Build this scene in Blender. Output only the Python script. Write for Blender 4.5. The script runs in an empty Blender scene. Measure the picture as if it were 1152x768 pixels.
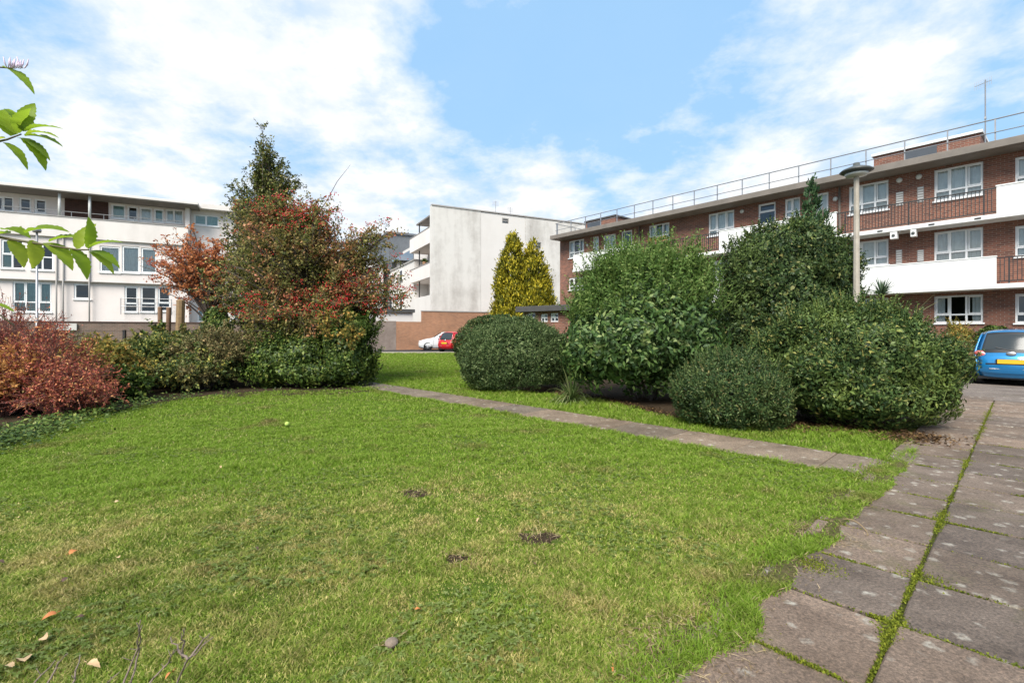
import bpy, math, random
import numpy as np
from mathutils import Vector, Matrix

R = math.radians
rng = np.random.default_rng(7)
random.seed(7)
scene = bpy.context.scene
COL = scene.collection
F, CX, HY, H = 545.0, 576.0, 374.0, 1.45      # lens (px), principal column, horizon row, eye height


def G(px, py):
    Y = F * H / (py - HY)
    return ((px - CX) / F * Y, Y)


def PX(px, Y):
    return (px - CX) / F * Y


def PZ(py, Y):
    return H + (HY - py) / F * Y


# ------------------------------------------------------------------ materials
def new_mat(name):
    m = bpy.data.materials.new(name)
    m.use_nodes = True
    nt = m.node_tree
    return m, nt, nt.nodes['Principled BSDF'], nt.nodes['Material Output']


def nd(nt, typ, **kw):
    n = nt.nodes.new(typ)
    for k, v in kw.items():
        if k in n.inputs:
            n.inputs[k].default_value = v
        else:
            setattr(n, k, v)
    return n


def ramp(nt, stops, interp='LINEAR'):
    n = nt.nodes.new('ShaderNodeValToRGB')
    cr = n.color_ramp
    cr.interpolation = interp
    while len(cr.elements) < len(stops):
        cr.elements.new(0.5)
    for e, (p, c) in zip(cr.elements, stops):
        e.position = p
        e.color = (*c, 1) if len(c) == 3 else c
    return n


def mixc(nt, a, b, fac, mode='MIX'):
    n = nt.nodes.new('ShaderNodeMix')
    n.data_type = 'RGBA'
    n.blend_type = mode
    for sock, v in ((n.inputs[0], fac), (n.inputs[6], a), (n.inputs[7], b)):
        if hasattr(v, 'links') or isinstance(v, bpy.types.NodeSocket):
            nt.links.new(v, sock)
        elif isinstance(v, (int, float)):
            sock.default_value = v
        else:
            sock.default_value = (*v, 1)
    return n.outputs[2]


def objco(nt):
    return nt.nodes.new('ShaderNodeTexCoord').outputs['Object']


def noise(nt, vec, scale, detail=4, rough=.55, dist=0):
    n = nd(nt, 'ShaderNodeTexNoise', Scale=scale, Detail=detail, Roughness=rough, Distortion=dist)
    if vec is not None:
        nt.links.new(vec, n.inputs['Vector'])
    return n.outputs['Fac']


def bump(nt, bsdf, h, strength=.4, dist=.02):
    b = nd(nt, 'ShaderNodeBump', Strength=strength, Distance=dist)
    nt.links.new(h, b.inputs['Height'])
    nt.links.new(b.outputs['Normal'], bsdf.inputs['Normal'])


def plain(name, c1, c2=None, rough=.6, scale=4, metallic=0, bmp=0, spec=.5, coat=0):
    m, nt, b, o = new_mat(name)
    b.inputs['Roughness'].default_value = rough
    b.inputs['Metallic'].default_value = metallic
    b.inputs['Specular IOR Level'].default_value = spec
    b.inputs['Coat Weight'].default_value = coat
    if c2 is None:
        c2 = tuple(x * .88 for x in c1)
    f = noise(nt, objco(nt), scale, 6, .6)
    r = ramp(nt, [(.3, c1), (.72, c2)])
    nt.links.new(f, r.inputs[0])
    nt.links.new(r.outputs[0], b.inputs['Base Color'])
    if bmp:
        bump(nt, b, noise(nt, objco(nt), scale * 8, 3), bmp)
    return m


def leaf_mat(name, stops, patch=None, patch_scale=1.2, patch_lo=.5, rough=.55, trans=.3, spec=.2, tuft=0):
    """leaf colours vary leaf by leaf; patch = second colour that takes over in clumps"""
    m, nt, b, o = new_mat(name)
    g = nt.nodes.new('ShaderNodeNewGeometry')
    r = ramp(nt, stops)
    nt.links.new(g.outputs['Random Per Island'], r.inputs[0])
    col = r.outputs[0]
    if patch:
        f = noise(nt, objco(nt), patch_scale, 3)
        rr = ramp(nt, [(patch_lo, (0, 0, 0)), (patch_lo + .16, (1, 1, 1))])
        nt.links.new(f, rr.inputs[0])
        r2 = ramp(nt, patch)
        nt.links.new(g.outputs['Random Per Island'], r2.inputs[0])
        col = mixc(nt, col, r2.outputs[0], rr.outputs[0])
    nt.links.new(col, b.inputs['Base Color'])
    if tuft:
        tr = ramp(nt, [(.32, (1 - tuft,) * 3), (.68, (1 + tuft,) * 3)])
        nt.links.new(noise(nt, objco(nt), 8, 4, .65), tr.inputs[0])
        col = mixc(nt, col, tr.outputs[0], 1.0, 'MULTIPLY')
    nt.links.new(col, b.inputs['Base Color'])
    b.inputs['Roughness'].default_value = rough
    b.inputs['Specular IOR Level'].default_value = spec
    if trans:
        t = nt.nodes.new('ShaderNodeBsdfTranslucent')
        nt.links.new(col, t.inputs['Color'])
        mx = nt.nodes.new('ShaderNodeMixShader')
        mx.inputs[0].default_value = trans
        nt.links.new(b.outputs[0], mx.inputs[1])
        nt.links.new(t.outputs[0], mx.inputs[2])
        nt.links.new(mx.outputs[0], o.inputs['Surface'])
    return m


def brick_mat(name, c1, c2, mortar, bw=.225, bh=.075, ms=.01):
    m, nt, b, o = new_mat(name)
    co = objco(nt)
    sp = nt.nodes.new('ShaderNodeSeparateXYZ')
    nt.links.new(co, sp.inputs[0])
    ad = nd(nt, 'ShaderNodeMath', operation='ADD')
    nt.links.new(sp.outputs[0], ad.inputs[0])
    nt.links.new(sp.outputs[1], ad.inputs[1])
    cb = nt.nodes.new('ShaderNodeCombineXYZ')
    nt.links.new(ad.outputs[0], cb.inputs[0])
    nt.links.new(sp.outputs[2], cb.inputs[1])
    br = nd(nt, 'ShaderNodeTexBrick', Scale=1.0)
    br.inputs['Brick Width'].default_value = bw
    br.inputs['Row Height'].default_value = bh
    br.inputs['Mortar Size'].default_value = ms
    br.inputs['Mortar Smooth'].default_value = .2
    br.inputs['Bias'].default_value = -.1
    br.inputs['Color1'].default_value = (*c1, 1)
    br.inputs['Color2'].default_value = (*c2, 1)
    br.inputs['Mortar'].default_value = (*mortar, 1)
    nt.links.new(cb.outputs[0], br.inputs['Vector'])
    st = ramp(nt, [(.3, (.72, .72, .72)), (.7, (1.12, 1.08, 1.05))])
    nt.links.new(noise(nt, co, .55, 6, .65), st.inputs[0])
    col = mixc(nt, br.outputs['Color'], st.outputs[0], 1.0, 'MULTIPLY')
    nt.links.new(col, b.inputs['Base Color'])
    b.inputs['Roughness'].default_value = .85
    inv = nd(nt, 'ShaderNodeMath', operation='SUBTRACT')
    inv.inputs[0].default_value = 1
    nt.links.new(br.outputs['Fac'], inv.inputs[1])
    bump(nt, b, inv.outputs[0], .5, .008)
    return m


def render_mat(name, c, stain, amount=.5, streak=1.0):
    """painted render with blotches and rain streaks running down"""
    m, nt, b, o = new_mat(name)
    co = objco(nt)
    mp = nd(nt, 'ShaderNodeMapping')
    mp.inputs['Scale'].default_value = (.8, .8, .14)
    nt.links.new(co, mp.inputs[0])
    f1 = noise(nt, mp.outputs[0], streak, 5, .6)
    f2 = noise(nt, co, .5, 6, .7)
    mul = nd(nt, 'ShaderNodeMath', operation='MULTIPLY')
    nt.links.new(f1, mul.inputs[0])
    nt.links.new(f2, mul.inputs[1])
    rr = ramp(nt, [(.2, (0, 0, 0)), (.42, (amount,) * 3)])
    nt.links.new(mul.outputs[0], rr.inputs[0])
    col = mixc(nt, c, stain, rr.outputs[0])
    nt.links.new(col, b.inputs['Base Color'])
    b.inputs['Roughness'].default_value = .8
    bump(nt, b, noise(nt, co, 25, 3), .12, .01)
    return m


def glass_mat(name, tint=(.9, .95, .95), base=.9):
    m, nt, b, o = new_mat(name)
    nt.nodes.remove(b)
    t = nd(nt, 'ShaderNodeBsdfTransparent', Color=(*tint, 1))
    g = nd(nt, 'ShaderNodeBsdfGlossy', Roughness=.03, Color=(1, 1, 1, 1))
    fr = nd(nt, 'ShaderNodeFresnel', IOR=1.55)
    bm = nd(nt, 'ShaderNodeBump', Strength=.05, Distance=.01)
    nt.links.new(noise(nt, objco(nt), 1.3, 1), bm.inputs['Height'])
    nt.links.new(bm.outputs[0], g.inputs['Normal'])
    ml = nd(nt, 'ShaderNodeMath', operation='MULTIPLY')
    ml.inputs[1].default_value = 1.6
    nt.links.new(fr.outputs[0], ml.inputs[0])
    mx = nt.nodes.new('ShaderNodeMixShader')
    nt.links.new(ml.outputs[0], mx.inputs[0])
    nt.links.new(t.outputs[0], mx.inputs[1])
    nt.links.new(g.outputs[0], mx.inputs[2])
    nt.links.new(mx.outputs[0], o.inputs['Surface'])
    return m


M = {}
M['brick'] = brick_mat('red_brick', (.255, .096, .060), (.118, .047, .034), (.28, .215, .17), ms=.009)
M['brick_bound'] = brick_mat('orange_brick', (.40, .17, .08), (.27, .105, .05), (.38, .28, .20))
M['brick_dull'] = brick_mat('weathered_brick', (.19, .12, .09), (.12, .085, .065), (.2, .17, .14))
M['brick_brown'] = brick_mat('dark_brown_brick', (.075, .03, .02), (.045, .02, .014), (.08, .05, .04))
M['white'] = plain('white_paint', (.74, .74, .72), (.64, .63, .60), .5, 2)
M['panel'] = render_mat('white_panel', (.74, .74, .72), (.42, .39, .34), .45)
M['upvc'] = plain('white_plastic_frame', (.82, .82, .81), (.78, .78, .77), .35, 3)
M['render_grey'] = render_mat('grey_render', (.60, .57, .53), (.33, .30, .27), .85)
M['render_white'] = render_mat('white_render', (.63, .595, .56), (.5, .46, .42), .4)
M['render_cream'] = render_mat('cream_render', (.72, .65, .61), (.52, .45, .40), .35)
M['parapet_grey'] = render_mat('parapet_render', (.68, .63, .59), (.45, .41, .37), .5)
M['felt'] = plain('roof_felt', (.07, .068, .066), (.045, .044, .043), .85, 3, bmp=.2)
M['fascia'] = plain('brown_grey_fascia', (.20, .17, .145), (.14, .12, .10), .6, 2)
M['soffit'] = plain('soffit_board', (.35, .33, .31), (.28, .26, .24), .7, 2)
M['slate_panel'] = plain('slate_panel', (.065, .075, .09), (.05, .058, .07), .5, 2)
M['zinc'] = plain('grey_cladding', (.13, .14, .15), (.10, .105, .115), .55, 1.5)
M['iron'] = plain('black_iron', (.02, .02, .021), (.03, .026, .024), .5, 8)
M['galv'] = plain('galvanised_metal', (.36, .36, .36), (.27, .27, .28), .45, 5, metallic=.6)
M['concrete'] = plain('lamp_concrete', (.40, .36, .30), (.30, .265, .215), .85, 9, bmp=.3)
M['lampgreen'] = plain('lamp_housing', (.085, .09, .085), (.05, .055, .05), .45, 6)
M['lens'] = plain('lamp_diffuser', (.6, .6, .56), (.5, .5, .46), .3, 5)
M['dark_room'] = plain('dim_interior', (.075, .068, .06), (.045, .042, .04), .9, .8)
M['curtain'] = plain('white_curtain', (.80, .79, .76), (.66, .65, .62), .9, 5)
M['curtain_teal'] = plain('teal_curtain', (.36, .50, .46), (.26, .39, .36), .9, 5)
M['glass'] = glass_mat('window_glass')
M['glass_dark'] = glass_mat('smoked_glass', (.35, .4, .42))
M['timber'] = plain('timber_post', (.22, .125, .07), (.15, .085, .05), .85, 9, bmp=.3)
M['timber_pale'] = plain('lichened_timber', (.27, .18, .08), (.16, .10, .055), .85, 9, bmp=.3)
M['box_yellow'] = leaf_mat('yellow_flowers', [(0, (.5, .38, .03)), (.5, (.6, .2, .05)), (1, (.1, .15, .03))])
M['terracotta'] = plain('terracotta', (.42, .22, .12), (.33, .17, .1), .8, 6)
M['bark'] = plain('bark', (.12, .095, .075), (.065, .05, .04), .9, 12, bmp=.5)
M['bark_red'] = plain('reddish_stems', (.22, .085, .065), (.14, .06, .05), .8, 8)
M['twig'] = plain('dry_twig', (.24, .18, .14), (.11, .08, .065), .85, 25, bmp=.3)

# foliage
M['lf_clipped'] = leaf_mat('clipped_shrub_leaf', [(0, (0.0235, 0.0426, 0.0148)), (.35, (0.0653, 0.1108, 0.037)), (.75, (0.137, 0.1919, 0.0678)), (1, (0.261, 0.3126, 0.1356))])
M['lf_glossy'] = leaf_mat('glossy_leaf', [(0, (0.0185, 0.042, 0.0121)), (.5, (0.0554, 0.112, 0.0262)), (.85, (0.1078, 0.175, 0.0423)), (1, (0.231, 0.28, 0.1008))],
                          rough=.5, trans=.2, spec=.28)
M['lf_shoot'] = leaf_mat('fresh_shoot_leaf', [(0, (0.0607, 0.1148, 0.0243)), (.6, (0.1215, 0.2025, 0.0432)), (1, (0.243, 0.3105, 0.0945))], trans=.35)
M['lf_dark'] = leaf_mat('dark_evergreen_leaf', [(0, (0.0126, 0.029, 0.0096)), (.5, (0.0428, 0.0792, 0.024)), (.9, (0.1071, 0.1518, 0.0456)), (1, (0.252, 0.2244, 0.072))],
                        patch=[(0, (0.0378, 0.066, 0.0144)), (1, (0.1638, 0.2244, 0.06))], patch_scale=1.1, patch_lo=.5, rough=.45, trans=.2)
M['lf_spread'] = leaf_mat('spreading_evergreen_leaf', [(0, (0.017, 0.0377, 0.0115)), (.5, (0.0578, 0.103, 0.0288)), (.9, (0.1446, 0.1973, 0.0547)), (1, (0.3402, 0.2917, 0.0864))],
                        patch=[(0, (0.051, 0.0858, 0.0173)), (1, (0.2211, 0.2917, 0.072))], patch_scale=1.1, patch_lo=.5, rough=.45, trans=.2)
M['lf_privet'] = leaf_mat('privet_leaf', [(0, (0.0191, 0.0403, 0.0139)), (.5, (0.0573, 0.1023, 0.033)), (.9, (0.1296, 0.1783, 0.0572)), (1, (0.2455, 0.186, 0.0763))],
                          patch=[(0, (0.0546, 0.0775, 0.0203)), (1, (0.2046, 0.2325, 0.0699))], patch_scale=1.3, patch_lo=.56, rough=.45, trans=.2)
M['lf_conifer'] = leaf_mat('dark_conifer_spray', [(0, (0.018, 0.048, 0.0195)), (.6, (0.045, 0.0975, 0.036)), (1, (0.09, 0.15, 0.06))], trans=.1)
M['lf_gold'] = leaf_mat('golden_conifer_spray', [(0, (0.06, 0.0649, 0.008)), (.35, (0.168, 0.1652, 0.012)), (.7, (0.408, 0.3422, 0.02)), (1, (0.624, 0.4956, 0.05))],
                        patch=[(0, (0.036, 0.0472, 0.008)), (.6, (0.12, 0.1298, 0.014)), (1, (0.336, 0.295, 0.03))], patch_scale=1.1, patch_lo=.52, trans=.2)
M['lf_holly'] = leaf_mat('holly_leaf', [(0, (0.032, 0.0493, 0.0144)), (.5, (0.09, 0.1144, 0.0317)), (.85, (0.2, 0.2024, 0.0504)), (1, (0.44, 0.352, 0.1152))], rough=.4, trans=.15)
M['lf_haw'] = leaf_mat('hawthorn_leaf', [(0, (0.1346, 0.116, 0.037)), (.35, (0.2691, 0.1979, 0.0679)), (.6, (0.4485, 0.2321, 0.105)), (.85, (0.598, 0.1911, 0.1173)), (1, (0.7774, 0.3822, 0.247))],
                       patch=[(0, (0.0673, 0.0887, 0.0222)), (.5, (0.1794, 0.1911, 0.0519)), (1, (0.3737, 0.3003, 0.0988))], patch_scale=1.1, patch_lo=.37, trans=.4)
M['berry'] = plain('red_berry', (0.546, 0.0234, 0.0208), (0.39, 0.0156, 0.0182), .3, 8)
M['lf_orange'] = leaf_mat('orange_autumn_leaf', [(0, (.28, .10, .035)), (.4, (.55, .20, .07)), (.75, (.66, .32, .14)), (1, (.5, .13, .08))],
                          patch=[(0, (.30, .05, .04)), (.6, (.48, .11, .09)), (1, (.55, .24, .15))], patch_scale=.8, patch_lo=.55, trans=.4)
M['lf_crimson'] = leaf_mat('crimson_leaf', [(0, (0.153, 0.045, 0.03)), (.45, (0.342, 0.0825, 0.063)), (.7, (0.504, 0.15, 0.09)), (.88, (0.72, 0.3, 0.1275)), (1, (0.54, 0.39, 0.15))], trans=.3)
M['lf_amber'] = leaf_mat('amber_leaf', [(0, (0.276, 0.115, 0.0345)), (.5, (0.575, 0.276, 0.0805)), (1, (0.69, 0.391, 0.138))], trans=.4)
M['lf_yellow'] = leaf_mat('yellowing_leaf', [(0, (0.078, 0.0975, 0.0234)), (.4, (0.195, 0.195, 0.0455)), (.8, (0.442, 0.325, 0.078)), (1, (0.65, 0.338, 0.091))], trans=.4)
M['lf_mixed'] = leaf_mat('mixed_border_leaf', [(0, (0.0373, 0.0621, 0.0194)), (.5, (0.1035, 0.1552, 0.0454)), (.8, (0.2691, 0.2898, 0.081)), (1, (0.621, 0.5175, 0.1134))],
                         patch=[(0, (0.1242, 0.1035, 0.0486)), (1, (0.3519, 0.2484, 0.1134))], patch_scale=1.5, patch_lo=.52, trans=.25)
M['lf_brown'] = leaf_mat('brown_seedhead_leaf', [(0, (0.0655, 0.0732, 0.0271)), (.4, (0.1639, 0.1568, 0.0578)), (.8, (0.3059, 0.2404, 0.1083)), (1, (0.5244, 0.3762, 0.1805))],
                         patch=[(0, (0.0437, 0.0669, 0.0217)), (1, (0.1966, 0.209, 0.0722))], patch_scale=1.4, patch_lo=.5, trans=.25)
M['lf_ivy'] = leaf_mat('ivy_leaf', [(0, (0.0188, 0.0399, 0.0092)), (.5, (0.0563, 0.0971, 0.0184)), (.9, (0.1329, 0.1856, 0.0358)), (1, (0.2972, 0.3142, 0.0819))], rough=.42, trans=.18)
M['lf_near'] = leaf_mat('bright_green_leaf', [(0, (.19, .29, .02)), (.6, (.29, .41, .035)), (1, (.44, .48, .06))], trans=.6, rough=.4)
M['lf_lav'] = leaf_mat('grey_lavender_leaf', [(0, (.12, .12, .12)), (1, (.26, .25, .27))])
M['petal'] = plain('lilac_petal', (.5, .36, .5), (.62, .55, .6), .6, 20)
M['lf_cord'] = leaf_mat('cordyline_leaf', [(0, (.05, .09, .05)), (1, (.13, .18, .10))])
M['lf_strap'] = leaf_mat('strap_leaf', [(0, (.05, .09, .02)), (.6, (.12, .17, .05)), (1, (.3, .3, .14))])

GRASS_STOPS = [(0, (.125, .215, .014)), (.45, (.20, .31, .030)), (.85, (.28, .38, .055)), (.95, (.33, .36, .09)), (1, (.46, .40, .18))]
M['grass'] = leaf_mat('grass_blade', GRASS_STOPS,
                      patch=[(0, (0.1, 0.12, 0.022)), (.40, (0.17, 0.18, 0.035)), (.75, (0.28, 0.24, 0.085)), (1, (0.38, 0.29, 0.14))],
                      patch_scale=1.1, patch_lo=.57, trans=.45, rough=.55, tuft=.16)
M['grass_worn'] = leaf_mat('worn_grass_blade', [(0, (0.1264, 0.1863, 0.0227)), (.35, (0.2106, 0.2906, 0.0378)), (.66, (0.3089, 0.3726, 0.0693)), (.82, (0.4633, 0.4322, 0.1323)), (1, (0.702, 0.5962, 0.252))],
                      patch=[(0, (0.1685, 0.1863, 0.0378)), (.3, (0.3089, 0.2981, 0.0756)), (.65, (0.5195, 0.4322, 0.1638)), (1, (0.702, 0.5813, 0.2646))],
                      patch_scale=2.2, patch_lo=.47, trans=.45, rough=.55, tuft=.25)
M['weed'] = leaf_mat('broad_weed_leaf', [(0, (.09, .135, .022)), (.6, (.16, .21, .045)), (1, (.25, .29, .10))], trans=.3)
M['moss'] = leaf_mat('moss', [(0, (0.0624, 0.0814, 0.0096)), (.5, (0.1326, 0.1628, 0.0144)), (1, (0.234, 0.2516, 0.024))], trans=.2, rough=.8)
M['thatch'] = leaf_mat('dry_thatch', [(0, (.11, .07, .04)), (.5, (.27, .19, .10)), (1, (.44, .34, .2))], trans=.2)
M['litter'] = leaf_mat('leaf_litter', [(0, (.04, .026, .016)), (.6, (.10, .058, .03)), (1, (.26, .16, .07))], trans=.2)


def lawn_mat():
    m, nt, b, o = new_mat('lawn_ground')
    co = objco(nt)
    a = ramp(nt, [(.3, (.045, .075, .010)), (.52, (.085, .135, .016)), (.75, (.13, .17, .03))])
    nt.links.new(noise(nt, co, 9, 8, .7), a.inputs[0])
    c = ramp(nt, [(.35, (.10, .085, .035)), (.7, (.21, .19, .06))])
    nt.links.new(noise(nt, co, 30, 6, .7), c.inputs[0])
    f = ramp(nt, [(.5, (0, 0, 0)), (.72, (.7, .7, .7))])
    nt.links.new(noise(nt, co, .8, 3), f.inputs[0])
    col = mixc(nt, a.outputs[0], c.outputs[0], f.outputs[0])
    nt.links.new(col, b.inputs['Base Color'])
    b.inputs['Roughness'].default_value = .9
    b.inputs['Specular IOR Level'].default_value = .1
    bump(nt, b, noise(nt, co, 60, 6, .7), .9, .03)
    return m


def soil_mat(name, c1, c2, s=12):
    m, nt, b, o = new_mat(name)
    co = objco(nt)
    a = ramp(nt, [(.3, c1), (.7, c2)])
    nt.links.new(noise(nt, co, s, 8, .7), a.inputs[0])
    nt.links.new(a.outputs[0], b.inputs['Base Color'])
    b.inputs['Roughness'].default_value = .95
    b.inputs['Specular IOR Level'].default_value = .1
    bump(nt, b, noise(nt, co, s * 4, 6, .7), 1, .03)
    return m


def slab_mat(name, dark, mid, lichen=.62, moss_amt=.6, pinkish=None):
    m, nt, b, o = new_mat(name)
    co = objco(nt)
    a = ramp(nt, [(.28, dark), (.5, mid), (.74, tuple(x * 1.25 for x in mid))])
    nt.links.new(noise(nt, co, 2.2, 10, .72), a.inputs[0])
    g = nt.nodes.new('ShaderNodeNewGeometry')
    sl = ramp(nt, [(0, (.74, .75, .78)), (.5, (1, .98, .96)), (1, (1.22, 1.15, 1.10))])
    nt.links.new(g.outputs['Random Per Island'], sl.inputs[0])
    col = mixc(nt, a.outputs[0], sl.outputs[0], 1.0, 'MULTIPLY')
    # aggregate grain
    sp = ramp(nt, [(.36, (.45, .45, .45)), (.5, (1, 1, 1)), (.64, (1.75, 1.68, 1.6))])
    nt.links.new(noise(nt, co, 62, 5, .85), sp.inputs[0])
    col = mixc(nt, col, sp.outputs[0], .85, 'MULTIPLY')
    # lichen: rounded pale patches broken at their edge, clustered
    wv = nd(nt, 'ShaderNodeVectorMath', operation='ADD')
    nn = nd(nt, 'ShaderNodeTexNoise', Scale=14.0, Detail=4.0)
    nt.links.new(co, nn.inputs['Vector'])
    sc = nd(nt, 'ShaderNodeVectorMath', operation='SCALE')
    sc.inputs['Scale'].default_value = .10
    nt.links.new(nn.outputs['Color'], sc.inputs[0])
    nt.links.new(co, wv.inputs[0])
    nt.links.new(sc.outputs[0], wv.inputs[1])
    vo = nd(nt, 'ShaderNodeTexVoronoi', Scale=8.5)
    nt.links.new(wv.outputs[0], vo.inputs['Vector'])
    vr = ramp(nt, [(.16, (1, 1, 1)), (.34, (0, 0, 0))])
    nt.links.new(vo.outputs['Distance'], vr.inputs[0])
    cl = ramp(nt, [(lichen - .08, (0, 0, 0)), (lichen + .02, (1, 1, 1))])
    sepc = nt.nodes.new('ShaderNodeSeparateColor')
    nt.links.new(vo.outputs['Color'], sepc.inputs[0])
    nt.links.new(sepc.outputs[0], cl.inputs[0])
    k = nd(nt, 'ShaderNodeMath', operation='MULTIPLY')
    nt.links.new(vr.outputs[0], k.inputs[0])
    nt.links.new(cl.outputs[0], k.inputs[1])
    brk = ramp(nt, [(.38, (.1, .1, .1)), (.58, (.8, .8, .8))])
    nt.links.new(noise(nt, co, 40, 5, .7), brk.inputs[0])
    k2 = nd(nt, 'ShaderNodeMath', operation='MULTIPLY')
    nt.links.new(k.outputs[0], k2.inputs[0])
    nt.links.new(brk.outputs[0], k2.inputs[1])
    col = mixc(nt, col, (.52, .48, .40), k2.outputs[0])
    dk = ramp(nt, [(.34, (.62, .60, .58)), (.56, (1, 1, 1))])
    nt.links.new(noise(nt, co, .85, 6, .7), dk.inputs[0])
    col = mixc(nt, col, dk.outputs[0], 1.0, 'MULTIPLY')
    # green algae film in patches
    al = ramp(nt, [(.56, (0, 0, 0)), (.75, (moss_amt,) * 3)])
    nt.links.new(noise(nt, co, 1.4, 7, .75), al.inputs[0])
    col = mixc(nt, col, (.10, .105, .028), al.outputs[0])
    nt.links.new(col, b.inputs['Base Color'])
    b.inputs['Roughness'].default_value = .82
    b.inputs['Specular IOR Level'].default_value = .3
    bump(nt, b, noise(nt, co, 70, 6, .85), 1.0, .012)
    return m


M['lawn'] = lawn_mat()
M['soil'] = soil_mat('bed_soil', (.032, .022, .013), (.078, .054, .033))
M['turf'] = soil_mat('turf_lip', (.06, .065, .02), (.16, .13, .06), 14)
M['jointbed'] = soil_mat('joint_bed', (.05, .055, .015), (.12, .13, .03), 20)
M['ground'] = soil_mat('far_ground', (.09, .10, .05), (.14, .14, .09), 1)
M['slab'] = slab_mat('concrete_slab', (.108, .080, .062), (.200, .154, .120), .36)
M['pathslab'] = slab_mat('path_slab', (.105, .080, .057), (.185, .146, .108), .7, .4)
M['forecourt'] = slab_mat('forecourt_paving', (.125, .105, .093), (.185, .158, .14), .75, .3)
M['asphalt'] = soil_mat('asphalt', (.04, .04, .042), (.065, .063, .062), 30)


# ------------------------------------------------------------------ object helpers
def empty(name, label, cat, loc=(0, 0, 0), rz=0, group=None):
    o = bpy.data.objects.new(name, None)
    COL.objects.link(o)
    o.location = loc
    o.rotation_euler = (0, 0, rz)
    o.empty_display_size = .2
    return tag(o, label, cat, group)


def tag(o, label=None, cat=None, group=None, kind=None):
    if label: o['label'] = label
    if cat: o['category'] = cat
    if group: o['group'] = group
    if kind: o['kind'] = kind
    return o


def link(name, me, mat, parent=None):
    o = bpy.data.objects.new(name, me)
    if mat is not None:
        me.materials.append(mat)
    COL.objects.link(o)
    if parent is not None:
        o.parent = parent
    return o


def big(name, V, Fc, mat, parent=None, smooth=False):
    """mesh straight from numpy arrays; Fc is (n,3) or (n,4)"""
    V = np.asarray(V, dtype=np.float32)
    Fc = np.asarray(Fc, dtype=np.int32)
    me = bpy.data.meshes.new(name)
    k = Fc.shape[1]
    me.vertices.add(len(V))
    me.vertices.foreach_set('co', V.ravel())
    me.loops.add(Fc.size)
    me.loops.foreach_set('vertex_index', Fc.ravel())
    me.polygons.add(len(Fc))
    me.polygons.foreach_set('loop_start', np.arange(0, Fc.size, k, dtype=np.int32))
    me.update(calc_edges=True)
    if smooth:
        me.polygons.foreach_set('use_smooth', np.ones(len(Fc), dtype=bool))
    return link(name, me, mat, parent)


class MB:
    def __init__(self):
        self.v, self.f = [], []

    def add(self, V, Fc):
        n = len(self.v)
        self.v += [tuple(map(float, p)) for p in V]
        self.f += [tuple(int(i) + n for i in q) for q in Fc]

    def box(self, x0, x1, y0, y1, z0, z1):
        self.add([(x0, y0, z0), (x1, y0, z0), (x1, y1, z0), (x0, y1, z0), (x0, y0, z1), (x1, y0, z1), (x1, y1, z1), (x0, y1, z1)],
                 [(0, 3, 2, 1), (4, 5, 6, 7), (0, 1, 5, 4), (1, 2, 6, 5), (2, 3, 7, 6), (3, 0, 4, 7)])
        return self

    def quad(self, a, b, c, d):
        self.add([a, b, c, d], [(0, 1, 2, 3)])

    def tube(self, pts, rad, n=6, cap=True):
        pts = [Vector(p) for p in pts]
        if not hasattr(rad, '__len__'):
            rad = [rad] * len(pts)
        V, Fc = [], []
        up = Vector((0, 0, 1))
        prev = None
        for i, p in enumerate(pts):
            t = (pts[min(i + 1, len(pts) - 1)] - pts[max(i - 1, 0)])
            if t.length < 1e-9: t = Vector((0, 0, 1))
            t.normalize()
            if prev is None:
                a = t.orthogonal().normalized()
            else:
                a = (prev - t * prev.dot(t))
                a = a.normalized() if a.length > 1e-6 else t.orthogonal().normalized()
            prev = a
            b = t.cross(a)
            for k in range(n):
                an = 2 * math.pi * k / n
                V.append(p + (a * math.cos(an) + b * math.sin(an)) * rad[i])
        for i in range(len(pts) - 1):
            for k in range(n):
                k2 = (k + 1) % n
                Fc.append((i * n + k, i * n + k2, (i + 1) * n + k2, (i + 1) * n + k))
        if cap:
            Fc.append(tuple(reversed(range(n))))
            Fc.append(tuple((len(pts) - 1) * n + k for k in range(n)))
        self.add(V, Fc)
        return self

    def lathe(self, prof, n=20, c=(0, 0, 0), axis='z'):
        V, Fc = [], []
        for (r, h) in prof:
            for k in range(n):
                a = 2 * math.pi * k / n
                x, y = r * math.cos(a), r * math.sin(a)
                V.append((c[0] + x, c[1] + y, c[2] + h) if axis == 'z' else (c[0] + x, c[1] + h, c[2] + y))
        for i in range(len(prof) - 1):
            for k in range(n):
                k2 = (k + 1) % n
                Fc.append((i * n + k, i * n + k2, (i + 1) * n + k2, (i + 1) * n + k))
        Fc.append(tuple(reversed(range(n))))
        Fc.append(tuple((len(prof) - 1) * n + k for k in range(n)))
        self.add(V, Fc)
        return self

    def build(self, name, mat, parent=None, smooth=False, bevel=0):
        me = bpy.data.meshes.new(name)
        me.from_pydata(self.v, [], self.f)
        me.update()
        if smooth:
            for p in me.polygons: p.use_smooth = True
        o = link(name, me, mat, parent)
        if bevel:
            b = o.modifiers.new('bevel', 'BEVEL')
            b.width = bevel
            b.segments = 2
            b.limit_method = 'ANGLE'
        return o


def box(name, mat, parent, x0, x1, y0, y1, z0, z1, bevel=0):
    return MB().box(x0, x1, y0, y1, z0, z1).build(name, mat, parent, bevel=bevel)


def unit(v):
    return v / np.maximum(np.linalg.norm(v, axis=-1, keepdims=True), 1e-9)


def rnd(n):
    return unit(rng.normal(size=(n, 3)))


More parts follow.
